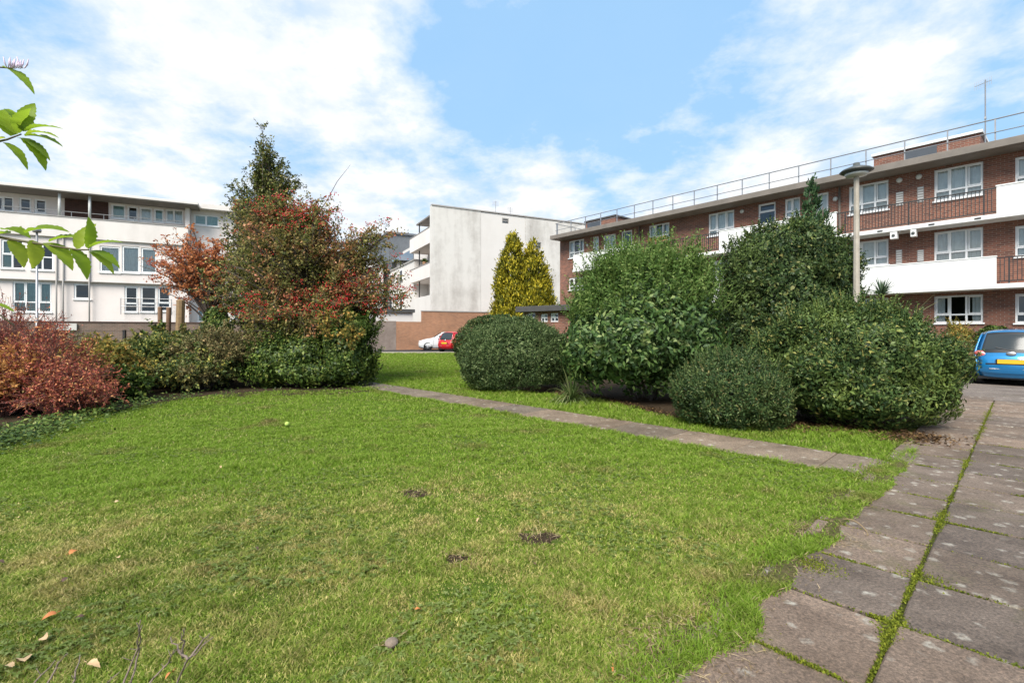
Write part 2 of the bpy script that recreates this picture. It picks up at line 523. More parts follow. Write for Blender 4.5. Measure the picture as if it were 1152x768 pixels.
def leaves(P, D, N, L, W, fold=.2, curl=.15, wide=.45):
    """one folded diamond leaf per point"""
    D = unit(D)
    B = unit(np.cross(D, N))
    N = np.cross(B, D)
    L = np.broadcast_to(np.asarray(L, float), (len(P),))[:, None]
    W = np.broadcast_to(np.asarray(W, float), (len(P),))[:, None]
    mid = P + D * L * wide
    V = np.stack([P, mid + B * W / 2 + N * W * fold, P + D * L - N * L * curl, mid - B * W / 2 + N * W * fold], axis=1).reshape(-1, 3)
    Fc = np.arange(len(V)).reshape(-1, 4)
    return V, Fc


def lumps(seed, k=10, fr=(1.5, 5)):
    r = np.random.default_rng(seed)
    K = unit(r.normal(size=(k, 3))) * r.uniform(*fr, size=(k, 1))
    ph = r.uniform(0, 6.28, k)
    am = r.uniform(.4, 1, k) / np.sqrt(k)
    return lambda p: (np.sin(p @ K.T + ph) * am).sum(1)


def join(*VF):
    Vs, Fs, n = [], [], 0
    for V, Fc in VF:
        Vs.append(V)
        Fs.append(Fc + n)
        n += len(V)
    return np.concatenate(Vs), np.concatenate(Fs)


def shell_points(ells, n, shell, lumpy, seed, zmin=-.75, lfr=(2, 6), relief=.075):
    ells = [(np.array(c, float), np.array(r, float)) for c, r in ells]
    wts = np.array([(r[0] * r[1] + r[0] * r[2] + r[1] * r[2]) for c, r in ells])
    idx = rng.choice(len(ells), n, p=wts / wts.sum())
    C = np.stack([c for c, r in ells])[idx]
    Rd = np.stack([r for c, r in ells])[idx]
    d = rnd(n)
    bad = d[:, 2] < zmin
    d[bad, 2] *= -1
    lf = lumps(seed, 14, lfr)
    fine = lumps(seed + 500, 18, (9, 22))(C + d * Rd)
    rr = 1 + lumpy * lf((C + d * Rd)) + relief * fine - np.abs(rng.normal(0, shell, n))
    P = C + d * Rd * rr[:, None]
    nrm = unit(d / Rd)
    keep = (P[:, 2] > .02) & (rng.uniform(size=n) < .75 + .5 * fine)
    for j, (c, r) in enumerate(ells):
        q = np.linalg.norm((P - c) / r, axis=1)
        keep &= ~((q < .78) & (idx != j))
    return P[keep], nrm[keep]


def stems_mesh(ells, k, r0, seed):
    rr = random.Random(seed)
    mb = MB()
    cen = np.mean([np.array(c) for c, r in ells], axis=0)
    for i in range(k):
        c, r = ells[i % len(ells)]
        a = rr.uniform(0, 6.28)
        base = Vector((cen[0] + .15 * math.cos(a) * r[0], cen[1] + .15 * math.sin(a) * r[1], -.05))
        tip = Vector((c[0] + .7 * r[0] * math.cos(a) * rr.uniform(.2, 1), c[1] + .7 * r[1] * math.sin(a) * rr.uniform(.2, 1), c[2] + r[2] * rr.uniform(.1, .6)))
        mid = base.lerp(tip, .5) + Vector((rr.uniform(-.1, .1), rr.uniform(-.1, .1), .15))
        mb.tube([base, mid, tip], [r0, r0 * .7, r0 * .25], 6)
    return mb


def shrub(name, label, cat, loc, ells, n, L, W, mat, seed, shell=.1, lumpy=.06, tang=1.0, out=.5, up=.25, jit=.5,
          shoots=0, shoot_len=.3, shoot_mat=None, shoot_z=.4, group=None, stem_mat=None, zmin=-.75, fold=.2, lfr=(2, 6)):
    root = empty(name, label, cat, loc, 0, group)
    P, nr = shell_points(ells, n, shell, lumpy, seed, zmin, lfr)
    m = len(P)
    t = unit(np.cross(nr, rnd(m)))
    D = t * tang + nr * out + np.array([0, 0, up])
    N = nr + rnd(m) * jit
    s = rng.uniform(.5, 1.45, m)
    parts = [leaves(P, D, N, L * s, W * s, fold)]
    # denser, larger inner leaves
    e2 = [(c, tuple(np.array(r) * .80)) for c, r in ells]
    P2, n2 = shell_points(e2, n // 5, .1, lumpy, seed, zmin, lfr)
    parts.append(leaves(P2, unit(np.cross(n2, rnd(len(P2)))) + n2 * .2, n2 + rnd(len(P2)) * .3, L * 2.2, W * 2.4, fold))
    V, Fc = join(*parts)
    big('foliage', V, Fc, mat, root)
    if shoots:
        P3, n3 = shell_points(ells, shoots * 3, .04, lumpy, seed, zmin, lfr)
        k = n3[:, 2] > shoot_z
        P3, n3 = P3[k][:shoots], n3[k][:shoots]
        d3 = unit(n3 * .6 + np.array([0, 0, .8]) + rnd(len(P3)) * .45)
        ln = rng.uniform(.25, 1, len(P3)) * shoot_len
        A, Dd, Nn, S = [], [], [], []
        per = 12
        for j in range(per):
            f = (j + .5) / per
            side = rnd(len(P3))
            A.append(P3 + d3 * (ln * f)[:, None])
            Dd.append(side + d3 * .7)
            Nn.append(d3 + rnd(len(P3)) * .5)
            S.append(np.full(len(P3), 1.15 - .55 * f))
        A, Dd, Nn, S = map(np.concatenate, (A, Dd, Nn, S))
        V, Fc = leaves(A, Dd, Nn, L * S, W * S)
        stv, stf = [], []
        sd = unit(np.cross(d3, np.array([.3, .5, .1])))
        w = .006
        V2 = np.stack([P3 - sd * w - d3 * .1, P3 + sd * w - d3 * .1, P3 + d3 * ln[:, None] + sd * w * .3, P3 + d3 * ln[:, None] - sd * w * .3], 1).reshape(-1, 3)
        V, Fc = join((V, Fc), (V2, np.arange(len(V2)).reshape(-1, 4)))
        big('shoots', V, Fc, shoot_mat or mat, root)['kind'] = 'stuff'
    stems_mesh(ells, 7, .035, seed).build('stem', stem_mat or M['bark'], root)
    return root


def bez(a, b, c, n):
    return [a * (1 - t) ** 2 + b * 2 * t * (1 - t) + c * t * t for t in np.linspace(0, 1, n)]


def limb_tree(name, label, cat, loc, trunk, trunk_r, ells, n_limb, twigs, per, L, W, mat, seed, bark='bark', spread=.35, droop=0.,
              limb_r=.035, start=(.25, .95), tang=1.0, extra=None, crown_name='crown', shell_only=.45, twig_r=.006, group=None, leafdir_up=.0):
    """trunk polyline, limbs curving out to points of the crown envelope, twigs on the outer half of each limb, leaves on the twigs"""
    r = np.random.default_rng(seed)
    root = empty(name, label, cat, loc, 0, group)
    mb = MB()
    trunk = [np.array(p, float) for p in trunk]
    nT = len(trunk)
    mb.tube(trunk, [max(.012, trunk_r * (1 - .93 * i / (nT - 1))) for i in range(nT)], 8)

    def tp(f):
        x = f * (nT - 1)
        i = min(int(x), nT - 2)
        return trunk[i] * (1 - (x - i)) + trunk[i + 1] * (x - i)
    A, DD = [], []
    tips = []
    vols = np.array([e[1][0] * e[1][1] * e[1][2] for e in ells]) ** .6
    for i in range(n_limb):
        e = ells[r.choice(len(ells), p=vols / vols.sum())]
        d = r.normal(size=3)
        d /= np.linalg.norm(d)
        tip = np.array(e[0]) + np.array(e[1]) * d * r.uniform(shell_only, 1)
        zt = trunk[-1][2]
        f = np.clip((tip[2] * .75) / zt * r.uniform(.6, 1.0), start[0], start[1])
        a = tp(f)
        mid = (a + tip) / 2 + np.array([r.normal() * .15, r.normal() * .15, .12 * np.linalg.norm(tip - a) + r.normal() * .1])
        tip[2] -= droop * r.uniform(0, 1)
        pts = bez(a, mid, tip, 7)
        rr0 = limb_r * (1.3 - f) * r.uniform(.7, 1.3)
        mb.tube(pts, list(np.linspace(rr0, twig_r, 7)), 5, False)
        for j in range(twigs):
            t = r.uniform(.4, 1)
            x = t * 6
            i0 = min(int(x), 5)
            p = pts[i0] * (1 - (x - i0)) + pts[i0 + 1] * (x - i0)
            dd = r.normal(size=3) + (tip - a) / max(np.linalg.norm(tip - a), .01) * .7 + np.array([0, 0, .15])
            dd /= np.linalg.norm(dd)
            ln = spread * r.uniform(.35, 1.2)
            q = p + dd * ln + np.array([0, 0, -droop * .3 * r.uniform()])
            mb.tube([p, (p + q) / 2 + r.normal(size=3) * .03, q], [twig_r, twig_r * .8, twig_r * .4], 3, False)
            tips.append(q)
            k = max(1, int(per * r.uniform(.5, 1.5)))
            ts = r.uniform(.15, 1.1, k)[:, None]
            A.append(p + (q - p) * ts + r.normal(size=(k, 3)) * spread * .10)
            DD.append(np.broadcast_to(dd, (k, 3)))
    A, DD = np.concatenate(A), np.concatenate(DD)
    m = len(A)
    D = DD * .6 + rnd(m) * tang + np.array([0, 0, leafdir_up])
    N = rnd(m) + np.array([0, 0, .7])
    s = rng.uniform(.6, 1.25, m)
    V, Fc = leaves(A, D, N, L * s, W * s)
    mb.build('trunk', M[bark], root, smooth=True)
    if extra:
        V, Fc = extra(V, Fc)
    big(crown_name, V, Fc, mat, root)
    return root, np.array(tips), A


# ------------------------------------------------------------------ ground
def sheet(name, pts, z, mat, kind='structure'):
    me = bpy.data.meshes.new(name)
    me.from_pydata([(x, y, z) for x, y in pts], [], [tuple(range(len(pts)))])
    o = link(name, me, mat)
    o['kind'] = kind
    return o


U = np.array([.7266, .6871])          # direction of the paved walk (away, right)
NV = np.array([.6871, -.7266])        # across it, towards the right
E0 = np.array([.73, 2.0])             # a point of the lawn's paved edge
PD = np.array([-.6935, .7204])        # direction of the narrow path (away, left)
PN = np.array([.7204, .6935])         # across it, away from the camera


def W2(u, v):                          # walk coordinates -> world
    return E0 + U * u + NV * v


def big_sheet(name, x0, x1, y0, y1, z, mat, step):
    nx, ny = max(1, int((x1 - x0) / step)), max(1, int((y1 - y0) / step))
    xs, ys = np.linspace(x0, x1, nx + 1), np.linspace(y0, y1, ny + 1)
    X, Y = np.meshgrid(xs, ys)
    V = np.stack([X.ravel(), Y.ravel(), np.full(X.size, z)], 1)
    i = np.arange((nx + 1) * ny).reshape(ny, nx + 1)[:, :nx].ravel()
    Fc = np.stack([i, i + 1, i + nx + 2, i + nx + 1], 1)
    o = big(name, V, Fc, mat)
    o['kind'] = 'structure'
    return o


big_sheet('ground', -500, 500, -300, 700, -.03, M['ground'], 1000)
sheet('lawn', [(-13, -2), (9, -2), (9, 34.5), (-13, 34.5)], 0, M['lawn'])
sheet('car_park', [(-30, 34.3), (8, 34.3), (8, 43), (-30, 43)], .02, M['asphalt'])
MB().box(-13, 5, 34.15, 34.3, -.1, .09).build('kerb', M['concrete'])['kind'] = 'structure'

# near point of the narrow path on its lawn-side edge, where it meets the walk
PA = np.array(G(998, 541))
PW = .88


def path_pt(a, b):
    return PA + PD * a + PN * b


def slab_block(mb, corners, z0, z1, bev=.008):
    """a slab with softened top arris; corners counter-clockwise (x, y, dz)"""
    c = np.mean([(p[0], p[1]) for p in corners], axis=0)
    V, Fc = [], []
    for (x, y, dz) in corners: V.append((x, y, z0))
    for (x, y, dz) in corners: V.append((x, y, z1 - bev + dz))
    for (x, y, dz) in corners:
        d = np.array([x, y]) - c
        d = d * (1 - bev * 1.5 / np.linalg.norm(d))
        V.append((c[0] + d[0], c[1] + d[1], z1 + dz))
    for k in range(4):
        k2 = (k + 1) % 4
        Fc += [(k, k2, 4 + k2, 4 + k), (4 + k, 4 + k2, 8 + k2, 8 + k)]
    Fc.append((8, 9, 10, 11))
    mb.add(V, Fc)


MAIN = .517                            # the long joint runs this far right of the lawn edge
ROW = .625
U_MAIN0 = float((np.array(G(1009, 709)) - E0) @ U)
ra = random.Random(3)
mb = MB()
joints = []                            # (u0, v0, u1, v1, width, weight) mossy joints
cols = [(MAIN - .66, MAIN), (MAIN, MAIN + .93), (MAIN + .93, MAIN + 1.86), (MAIN + 1.86, MAIN + 2.79), (MAIN + 2.79, MAIN + 3.72)]
U_END = 12.4
for ci, (v0, v1) in enumerate(cols):
    off = U_MAIN0 + (0 if ci < 2 else ra.uniform(-.3, .3))
    for k in range(-6, 20):
        u0, u1 = off + k * ROW + ra.uniform(-.012, .012), off + (k + 1) * ROW
        if u0 > U_END: continue
        g = .009
        q = [W2(u0 + g, v0 + g), W2(u0 + g, v1 - g), W2(u1 - g, v1 - g), W2(u1 - g, v0 + g)]
        tz = [ra.uniform(-.006, .006) for _ in range(4)]
        pr = [(p[0] + ra.uniform(-.004, .004), p[1] + ra.uniform(-.004, .004), t) for p, t in zip(q, tz)]
        slab_block(mb, pr, -.04, .03)
        joints.append((u0, v0, u0, v1, ci, k))
o = mb.build('paved_walk', M['slab'])
o['kind'] = 'structure'
# bed under the joints
bl = [W2(-4, MAIN - .68), W2(U_END, MAIN - .68), W2(U_END, MAIN + 3.8), W2(-4, MAIN + 3.8)]
sheet('joint_bed', [tuple(p) for p in bl], .012, M['jointbed'])

# the forecourt beyond, where the blue car stands
fc = [W2(U_END, MAIN - 1.5), W2(U_END + 14, MAIN - 1.5), W2(U_END + 14, MAIN + 16), W2(-4, MAIN + 16), W2(-4, MAIN + 3.75), W2(U_END, MAIN + 3.75)]
sheet('forecourt', [tuple(p) for p in fc], .028, M['forecourt'])

# narrow path
mb = MB()
a = -.28
while a < 16:
    ln = .9 * ra.uniform(.97, 1.03)
    g = .006
    q = [path_pt(a + g, 0), path_pt(a + g, PW), path_pt(a + ln - g, PW), path_pt(a + ln - g, 0)]
    pr = [(p[0], p[1], ra.uniform(-.004, .004)) for p in reversed(q)]
    slab_block(mb, pr[::-1] if False else pr, -.04, .022)
    a += ln
mb.build('garden_path', M['pathslab'])['kind'] = 'structure'

# planting beds (soil)
def blob_sheet(name, pts, z, mat, seed, jit=.15):
    r_ = random.Random(seed)
    P2 = []
    n = len(pts)
    for i in range(n):
        a_, b_ = Vector(pts[i]), Vector(pts[(i + 1) % n])
        m_ = max(1, int((b_ - a_).length / .4))
        for j in range(m_):
            p = a_.lerp(b_, j / m_)
            P2.append((p.x + r_.uniform(-jit, jit), p.y + r_.uniform(-jit, jit)))
    return sheet(name, P2, z, mat)


bed_edge = [G(-120, 530), G(0, 498), G(60, 478), G(130, 462), G(200, 451), G(290, 446), G(360, 444), G(424, 440)]
blob_sheet('left_bed', bed_edge + [(-4.2, 15.5), (-5, 17.5), (-13, 24), (-20, 22), (-18, 8)], .006, M['soil'], 1)
blob_sheet('right_bed', [(.1, 12.3), (2.0, 10.4), (3.0, 7.9), (4.9, 7.5), (6.2, 7.6), tuple(W2(9.5, -.1)), (8.5, 14.5), (3, 15), (-.5, 12.6)], .006, M['soil'], 2)


# ------------------------------------------------------------------ grass
def in_poly(P, poly):
    x, y = P[:, 0], P[:, 1]
    ins = np.zeros(len(P), bool)
    n = len(poly)
    for i in range(n):
        x0, y0 = poly[i]
        x1, y1 = poly[(i + 1) % n]
        c = ((y0 > y) != (y1 > y)) & (x < (x1 - x0) * (y - y0) / (y1 - y0 + 1e-12) + x0)
        ins ^= c
    return ins


near_poly = [tuple(W2(-3, 0)), tuple(W2(-.2, .0)), tuple(PA), tuple(path_pt(15.5, -.0)), (-8.5, 17.5)] + [(x, y + np.interp(x, [-9, -7.5, -5.5, -3.6], [.05, .5, 1.2, .5])) for x, y in reversed(bed_edge)] + [(-7, 4), (-3, .6)]
strip_poly = [tuple(path_pt(-.1, PW)), tuple(path_pt(12., PW)), (-5.2, 15.2), (-5.6, 18), (-13, 26), (-13, 34), (5, 34), (2, 16), (-1, 12), (.1, 12.2), (2.0, 10.3), (3.0, 7.7), (4.9, 7.3), tuple(W2(6.8, -.05))]
edge_l = lumps(5, 12, (3, 14))
bare = [(*G(605, 606), .14), (*G(515, 629), .07), (*G(465, 556), .13), (*G(925, 605), .16), (*G(785, 745), .2), (*G(895, 640), .10), (*G(755, 755), .12), (*G(440, 728), .05)]
dens_l = lumps(9, 16, (1.5, 8))
tuft_l = lumps(19, 22, (9, 32))


def grass_points(n, y0, y1, poly, power=1.6, fan=1.25):
    u = rng.uniform(size=n)
    e = 2 - power                       # area density ~ Y^-power inside the view fan
    Y = (y0 ** e + u * (y1 ** e - y0 ** e)) ** (1 / e)
    X = rng.uniform(-fan, fan, n) * Y
    P = np.stack([X, Y], 1)
    q = np.stack([X, Y, np.zeros(n)], 1)
    # ragged border: test a point displaced by noise
    dsp = .035 * edge_l(q * 2.0)
    Pt = P + np.stack([dsp, dsp * .7], 1)
    k = in_poly(Pt, poly)
    for (bx, by, br) in bare:
        dd = np.hypot((X - bx), (Y - by) * 1.1)
        k &= ~((dd < br * (1 + .35 * edge_l(q * 4))) & (rng.uniform(size=n) < .9))
    k &= rng.uniform(size=n) < np.clip(.78 + .26 * dens_l(q * 1.3) + .34 * tuft_l(q), .22, 1)
    return P[k]


def blades(P, hmin, hmax, wfac, lean=.55):
    n = len(P)
    Y = np.maximum(P[:, 1], 1.5)
    hl = 1 + .35 * dens_l(np.stack([P[:, 0] * 2, P[:, 1] * 2, np.zeros(n)], 1))
    hl = hl * (1 + .38 * tuft_l(np.stack([P[:, 0], P[:, 1], np.zeros(n)], 1)))
    h = rng.uniform(hmin, hmax, n) * np.clip(hl, .4, 2.2)
    w = wfac * (.0013 + .00075 * Y) * rng.uniform(.7, 1.3, n)
    az = rng.uniform(0, 6.283, n)
    ax = np.stack([np.cos(az), np.sin(az), np.zeros(n)], 1)
    la = rng.uniform(0, 6.283, n)
    ll = np.abs(rng.normal(0, lean, n))
    d = np.stack([np.cos(la) * ll, np.sin(la) * ll, np.ones(n)], 1)
    d = unit(d)
    B = np.concatenate([P, np.zeros((n, 1))], 1)
    mid = B + d * (h * .55)[:, None]
    tip = B + (d + np.stack([np.cos(la), np.sin(la), np.zeros(n)], 1) * .55) * h[:, None]
    wv = ax * w[:, None]
    V = np.stack([B - wv, B + wv, mid + wv * .7, tip, mid - wv * .7], 1).reshape(-1, 3)
    b = np.arange(n)[:, None] * 5
    Q = b + np.array([[0, 1, 2, 4]])
    T = b + np.array([[4, 2, 3, 3]])
    return V, Q, (b + np.array([[4, 2, 3]]))


def grass_object(name, P, hmin, hmax, wfac, mat, label):
    V, Q, T = blades(P, hmin, hmax, wfac)
    # pure triangles keep the mesh simple
    Tq = np.concatenate([Q[:, [0, 1, 2]], Q[:, [0, 2, 3]], T])
    o = big(name, V, Tq, mat)
    tag(o, label, 'grass', kind='stuff')
    return o


gp = np.concatenate([grass_points(1150000, 1.55, 8, near_poly, 1.75), grass_points(420000, 7, 17, near_poly, 1.3)])
wear = (4.6 - gp[:, 1]) / 1.1 + 1.6 * lumps(33, 12, (.6, 2.2))(np.concatenate([gp, np.zeros((len(gp), 1))], 1))
near_k = rng.uniform(size=len(gp)) < 1 / (1 + np.exp(-wear * 1.6))
grass_object('lawn_grass', gp[near_k], .012, .030, 1.0, M['grass_worn'], 'short worn straw flecked grass of the near lawn')
grass_object('lush_grass', gp[~near_k], .016, .040, 1.0, M['grass'], 'brighter green grass of the middle lawn')
gp2 = np.concatenate([grass_points(480000, 5, 18, strip_poly, 1.2), grass_points(330000, 13, 34, strip_poly, .9, .5)])
grass_object('verge_grass', gp2, .03, .07, 1.0, M['grass'], 'green grass beyond the narrow path and round the shrubs')
# taller tufts along the borders of the lawn
tp_ = []
for a_, b_, k_ in ((path_pt(0, -.05), path_pt(13, -.05), 7000), (path_pt(-.1, PW + .04), path_pt(13, PW + .04), 7000)):
    t = rng.uniform(size=(k_, 1))
    tp_.append(np.asarray(a_) * (1 - t) + np.asarray(b_) * t + rng.normal(0, .05, (k_, 2)))
grass_object('border_grass', np.concatenate(tp_), .03, .065, 1.0, M['grass'], 'longer ragged grass along the paving edges')

# low broad weeds in the turf
wp = grass_points(15000, 1.6, 7.5, near_poly, 1.4)
cl = lumps(21, 12, (2, 6))
wp = wp[cl(np.concatenate([wp, np.zeros((len(wp), 1))], 1)) > .15]
A, D = [], []
for p in wp:
    k = rng.integers(4, 8)
    a_ = rng.uniform(0, 6.28) + np.arange(k) * 6.28 / k + rng.normal(0, .2, k)
    A.append(np.tile([p[0], p[1], .022], (k, 1)))
    D.append(np.stack([np.cos(a_), np.sin(a_), rng.uniform(.1, .5, k)], 1))
A, D = np.concatenate(A), np.concatenate(D)
V, Fc = leaves(A, D, np.tile([0, 0, 1.0], (len(A), 1)) + rnd(len(A)) * .2, rng.uniform(.012, .032, len(A)), rng.uniform(.007, .016, len(A)), .2, .3)
tag(big('lawn_weeds', V, Fc, M['weed']), 'flat rosettes of broad weed leaves in the lawn', 'weeds', kind='stuff')

# dry thatch where the lawn frays onto the slabs
A, D = [], []
for (bx, by, br), k in zip(bare, (160, 60, 160, 1300, 1700, 500, 900, 30)):
    q = rng.normal(0, br * .75, (k, 2))
    A.append(np.stack([bx + q[:, 0], by + q[:, 1], rng.uniform(.004, .034, k)], 1))
    D.append(np.stack([rng.normal(size=k), rng.normal(size=k), rng.normal(0, .22, k)], 1))
t = rng.uniform(-.8, 4, 2600) ** 1.0
v = rng.normal(.0, .07, 2600)
e = E0 + t[:, None] * U + v[:, None] * NV
A.append(np.concatenate([e, rng.uniform(.01, .04, (2600, 1))], 1))
D.append(np.stack([rng.normal(size=2600), rng.normal(size=2600), rng.normal(0, .25, 2600)], 1))
A, D = np.concatenate(A), np.concatenate(D)
V, Fc = leaves(A, D, np.tile([0, 0, 1.], (len(A), 1)) + rnd(len(A)) * .4, rng.uniform(.02, .08, len(A)), .004, .1, .1)
tag(big('dry_thatch', V, Fc, M['thatch']), 'dry straw coloured thatch at the frayed lawn edge', 'thatch', kind='stuff')

# ragged turf creeping over the slab edge
eu = np.linspace(-3, 4.9, 260)
ev = .02 + .028 * edge_l(np.stack([eu * .9, eu * .4, eu * 0], 1)) + .03 * dens_l(np.stack([eu * 3, eu, eu * 0], 1)) + .05 * np.clip((eu - 1.5) / 2, 0, 1) + .014 * tuft_l(np.stack([eu, eu * .3, eu * 0], 1))
V = []
for a_, b_ in zip(eu, ev):
    for q_, z_ in ((-.25, .004), (b_ - .05, .040), (b_ - .012, .037), (b_, .024)):
        p = W2(a_, q_)
        V.append((p[0], p[1], z_))
Fc = [(i * 4 + k, i * 4 + k + 1, (i + 1) * 4 + k + 1, (i + 1) * 4 + k) for i in range(len(eu) - 1) for k in range(3)]
big('turf_edge', V, Fc, M['turf'])['kind'] = 'structure'
k_ = 52000
a_ = rng.uniform(-2.5, 4.85, k_)
b_ = np.interp(a_, eu, ev) + .01 - np.abs(rng.normal(0, .11, k_)) + rng.normal(0, .012, k_)
tuf = E0 + a_[:, None] * U + b_[:, None] * NV
k = rng.uniform(size=k_) < np.clip(.34 + .7 * dens_l(np.concatenate([tuf * 1.6, np.zeros((k_, 1))], 1)), .04, .9)
tuf = tuf[k]
V, Q, T = blades(tuf, .014, .036, 1.0)
V[:, 2] += .03
o = big('fringe_grass', V, np.concatenate([Q[:, [0, 1, 2]], Q[:, [0, 2, 3]], T]), M['grass'])
tag(o, 'ragged fringe of turf creeping over the slab edge', 'grass', kind='stuff')

# bare soil scrapes
for i, (bx, by, br) in enumerate(bare[:6]):
    n = 22
    V = [(bx, by, .012)]
    for k in range(n):
        a_ = 6.283 * k / n
        rr = br * (1 + .35 * math.sin(3 * a_ + i) + ra.uniform(-.2, .2))
        V.append((bx + rr * math.cos(a_), by + rr * .8 * math.sin(a_), .003))
    m_ = MB()
    m_.add(V, [(0, k + 1, (k + 1) % n + 1) for k in range(n)])
    for k in range(26):
        a_, q = ra.uniform(0, 6.28), ra.uniform(0, br)
        s = ra.uniform(.004, .014)
        x, y = bx + q * math.cos(a_), by + q * .8 * math.sin(a_)
        m_.add([(x - s, y, .006), (x, y - s, .006), (x + s, y, .006), (x, y + s, .006), (x, y, .006 + s * 1.1)], [(0, 1, 4), (1, 2, 4), (2, 3, 4), (3, 0, 4)])
    o = m_.build('bare_soil', M['soil'])
    o['kind'] = 'structure'

# moss in the joints
mp = []
def moss_line(p0, p1, width, dens):
    ln = np.linalg.norm(np.array(p1) - np.array(p0))
    n = int(dens * ln)
    t = rng.uniform(size=(n, 1))
    q = np.asarray(p0) * (1 - t) + np.asarray(p1) * t
    mod = .28 + .95 * dens_l(np.concatenate([q * 3, np.zeros((n, 1))], 1))
    k = rng.uniform(size=n) < np.clip(mod, .05, 1)
    q = q + rng.normal(0, width, (n, 2)) * np.clip(mod, .3, 1.4)[:, None]
    mp.append(q[k])
moss_line(W2(-1.5, MAIN), W2(1.0, MAIN), .014, 4500)
moss_line(W2(1.0, MAIN), W2(2.2, MAIN), .02, 4200)
moss_line(W2(2.2, MAIN), W2(5.5, MAIN), .028, 2600)
moss_line(W2(5.5, MAIN), W2(12, MAIN), .03, 700)
for (u0, v0, u1, v1, ci, k) in joints:
    if u0 > 7: continue
    if ci == 0:
        moss_line(W2(u0, v0), W2(u1, v1), .013, 4200 if k in (0, -1) else 1500)
    elif ci == 1:
        moss_line(W2(u0, v0), W2(u1, v1), .008, 1300)
    else:
        moss_line(W2(u0, v0), W2(u1, v1), .01, 600)
q = rng.normal(0, 1, (2600, 2)) * .07
mp.append(np.array(G(915, 640)) + q[:1300])
mp.append(np.array(G(830, 715)) + q[1300:2000])
mp.append(np.array(G(975, 545)) + q[2000:] * 1.4)
mp.append(np.array(G(1035, 655)) + q[:700] * .8)
mp = np.concatenate(mp)
n = len(mp)
A = np.concatenate([mp, rng.uniform(.018, .033, (n, 1))], 1)
D = np.stack([rng.normal(size=n) * .8, rng.normal(size=n) * .8, np.ones(n)], 1)
V, Fc = leaves(A, D, rnd(n), rng.uniform(.007, .016, n), rng.uniform(.006, .012, n), .1, .1)
tag(big('joint_moss', V, Fc, M['moss']), 'bright yellow green moss growing in the paving joints', 'moss', kind='stuff')


# fallen leaves, each a thing
def leaf_mesh(name, L, W, seed, curl=.25, serr=0.0, n=9):
    """close-up leaf: two curled halves along a midrib, toothed margin"""
    r_ = random.Random(seed)
    V, Fc = [], []
    for i in range(n + 1):
        t = i / n
        w = W / 2 * (math.sin(math.pi * min(1, t * .97 + .03) ** .85) ** .8 if 0 < t < 1 else 0.02)
        w *= 1 + (serr if i % 2 else -serr)
        z = -curl * L * (t - .25) ** 2 + .02 * L
        for s in (-1, 0, 1):
            V.append((t * L, s * w, z + abs(s) * w * (.35 + r_.uniform(-.1, .1))))
    for i in range(n):
        for s in (0, 1):
            a_ = i * 3 + s
            Fc.append((a_, a_ + 3, a_ + 4, a_ + 1))
    return V, Fc


fl_mats = {}
for nm, c1, c2 in (('orange', (.55, .20, .05), (.40, .12, .04)), ('tan', (.58, .40, .22), (.44, .28, .14)), ('brown', (.11, .055, .03), (.06, .035, .02))):
    fl_mats[nm] = plain('fallen_leaf_' + nm, c1, c2, .6, 25)
fallen = [(78, 630, 'orange', .09), (64, 698, 'orange', .075), (52, 728, 'tan', .085), (28, 753, 'tan', .12), (14, 760, 'tan', .07), (4, 640, 'brown', .09),
          (70, 662, 'brown', .08), (129, 570, 'tan', .06), (134, 634, 'tan', .06), (20, 588, 'tan', .05), (467, 694, 'orange', .05), (98, 756, 'tan', .08),
          (195, 766, 'orange', .05), (288, 622, 'brown', .05), (540, 588, 'tan', .06), (690, 760, 'orange', .03), (248, 528, 'tan', .05), (94, 702, 'brown', .05), (600, 640, 'brown', .03)]
flab = {'orange': 'curled orange autumn leaf lying on the lawn', 'tan': 'pale tan dry leaf lying on the lawn', 'brown': 'dark brown withered leaf lying on the lawn'}
for i, (px, py, kd, L) in enumerate(fallen):
    x, y = G(px, py)
    m_ = MB()
    m_.add(*leaf_mesh('leaf', L * .72, L * .42, i, curl=.9, serr=.10))
    m_.tube([(0, 0, .005), (-L * .2, L * .03, .012)], [.0016, .001], 4)
    o = m_.build('fallen_leaf', fl_mats[kd], smooth=True)
    o.location = (x, y, .04)
    o.rotation_euler = (ra.uniform(-.5, .5), ra.uniform(-.4, .2), ra.uniform(0, 6.28))
    tag(o, flab[kd], 'leaf', 'fallen ' + kd + ' leaves on the lawn')
# stone, tennis ball, curled bark strip
m_ = MB()
n = 0
V, Fc = [], []
import bmesh
bm = bmesh.new()
bmesh.ops.create_icosphere(bm, subdivisions=2, radius=.03)
lf = lumps(4, 8, (30, 90))
for v in bm.verts:
    c = np.array(v.co)[None]
    v.co *= 1 + .35 * float(lf(c)[0])
    v.co.z *= .7
me = bpy.data.meshes.new('stone')
bm.to_mesh(me)
bm.free()
o = link('stone', me, plain('stone', (.24, .18, .13), (.12, .09, .07), .9, 20, bmp=.3))
x, y = G(441, 729)
o.location = (x, y, .016)
tag(o, 'rough brownish stone lying in the near grass', 'stone')
bm = bmesh.new()
bmesh.ops.create_uvsphere(bm, u_segments=20, v_segments=12, radius=.034)
for f_ in bm.faces: f_.smooth = True
me = bpy.data.meshes.new('tennis_ball')
bm.to_mesh(me)
bm.free()
x, y = G(323, 481)
o = link('tennis_ball', me, plain('ball_felt', (.42, .56, .12), (.34, .46, .1), .95, 40, bmp=.3))
o.location = (x, y, .06)
tag(o, 'small yellow green ball on the mid lawn', 'ball')
x, y = G(958, 600)
m_ = MB()
m_.tube([(x + .08 * math.cos(a_), y + .12 * math.sin(a_), .05 + .02 * math.sin(a_ * 2)) for a_ in np.linspace(-1.2, 1.4, 9)], [.002] + [.0045] * 7 + [.002], 5)
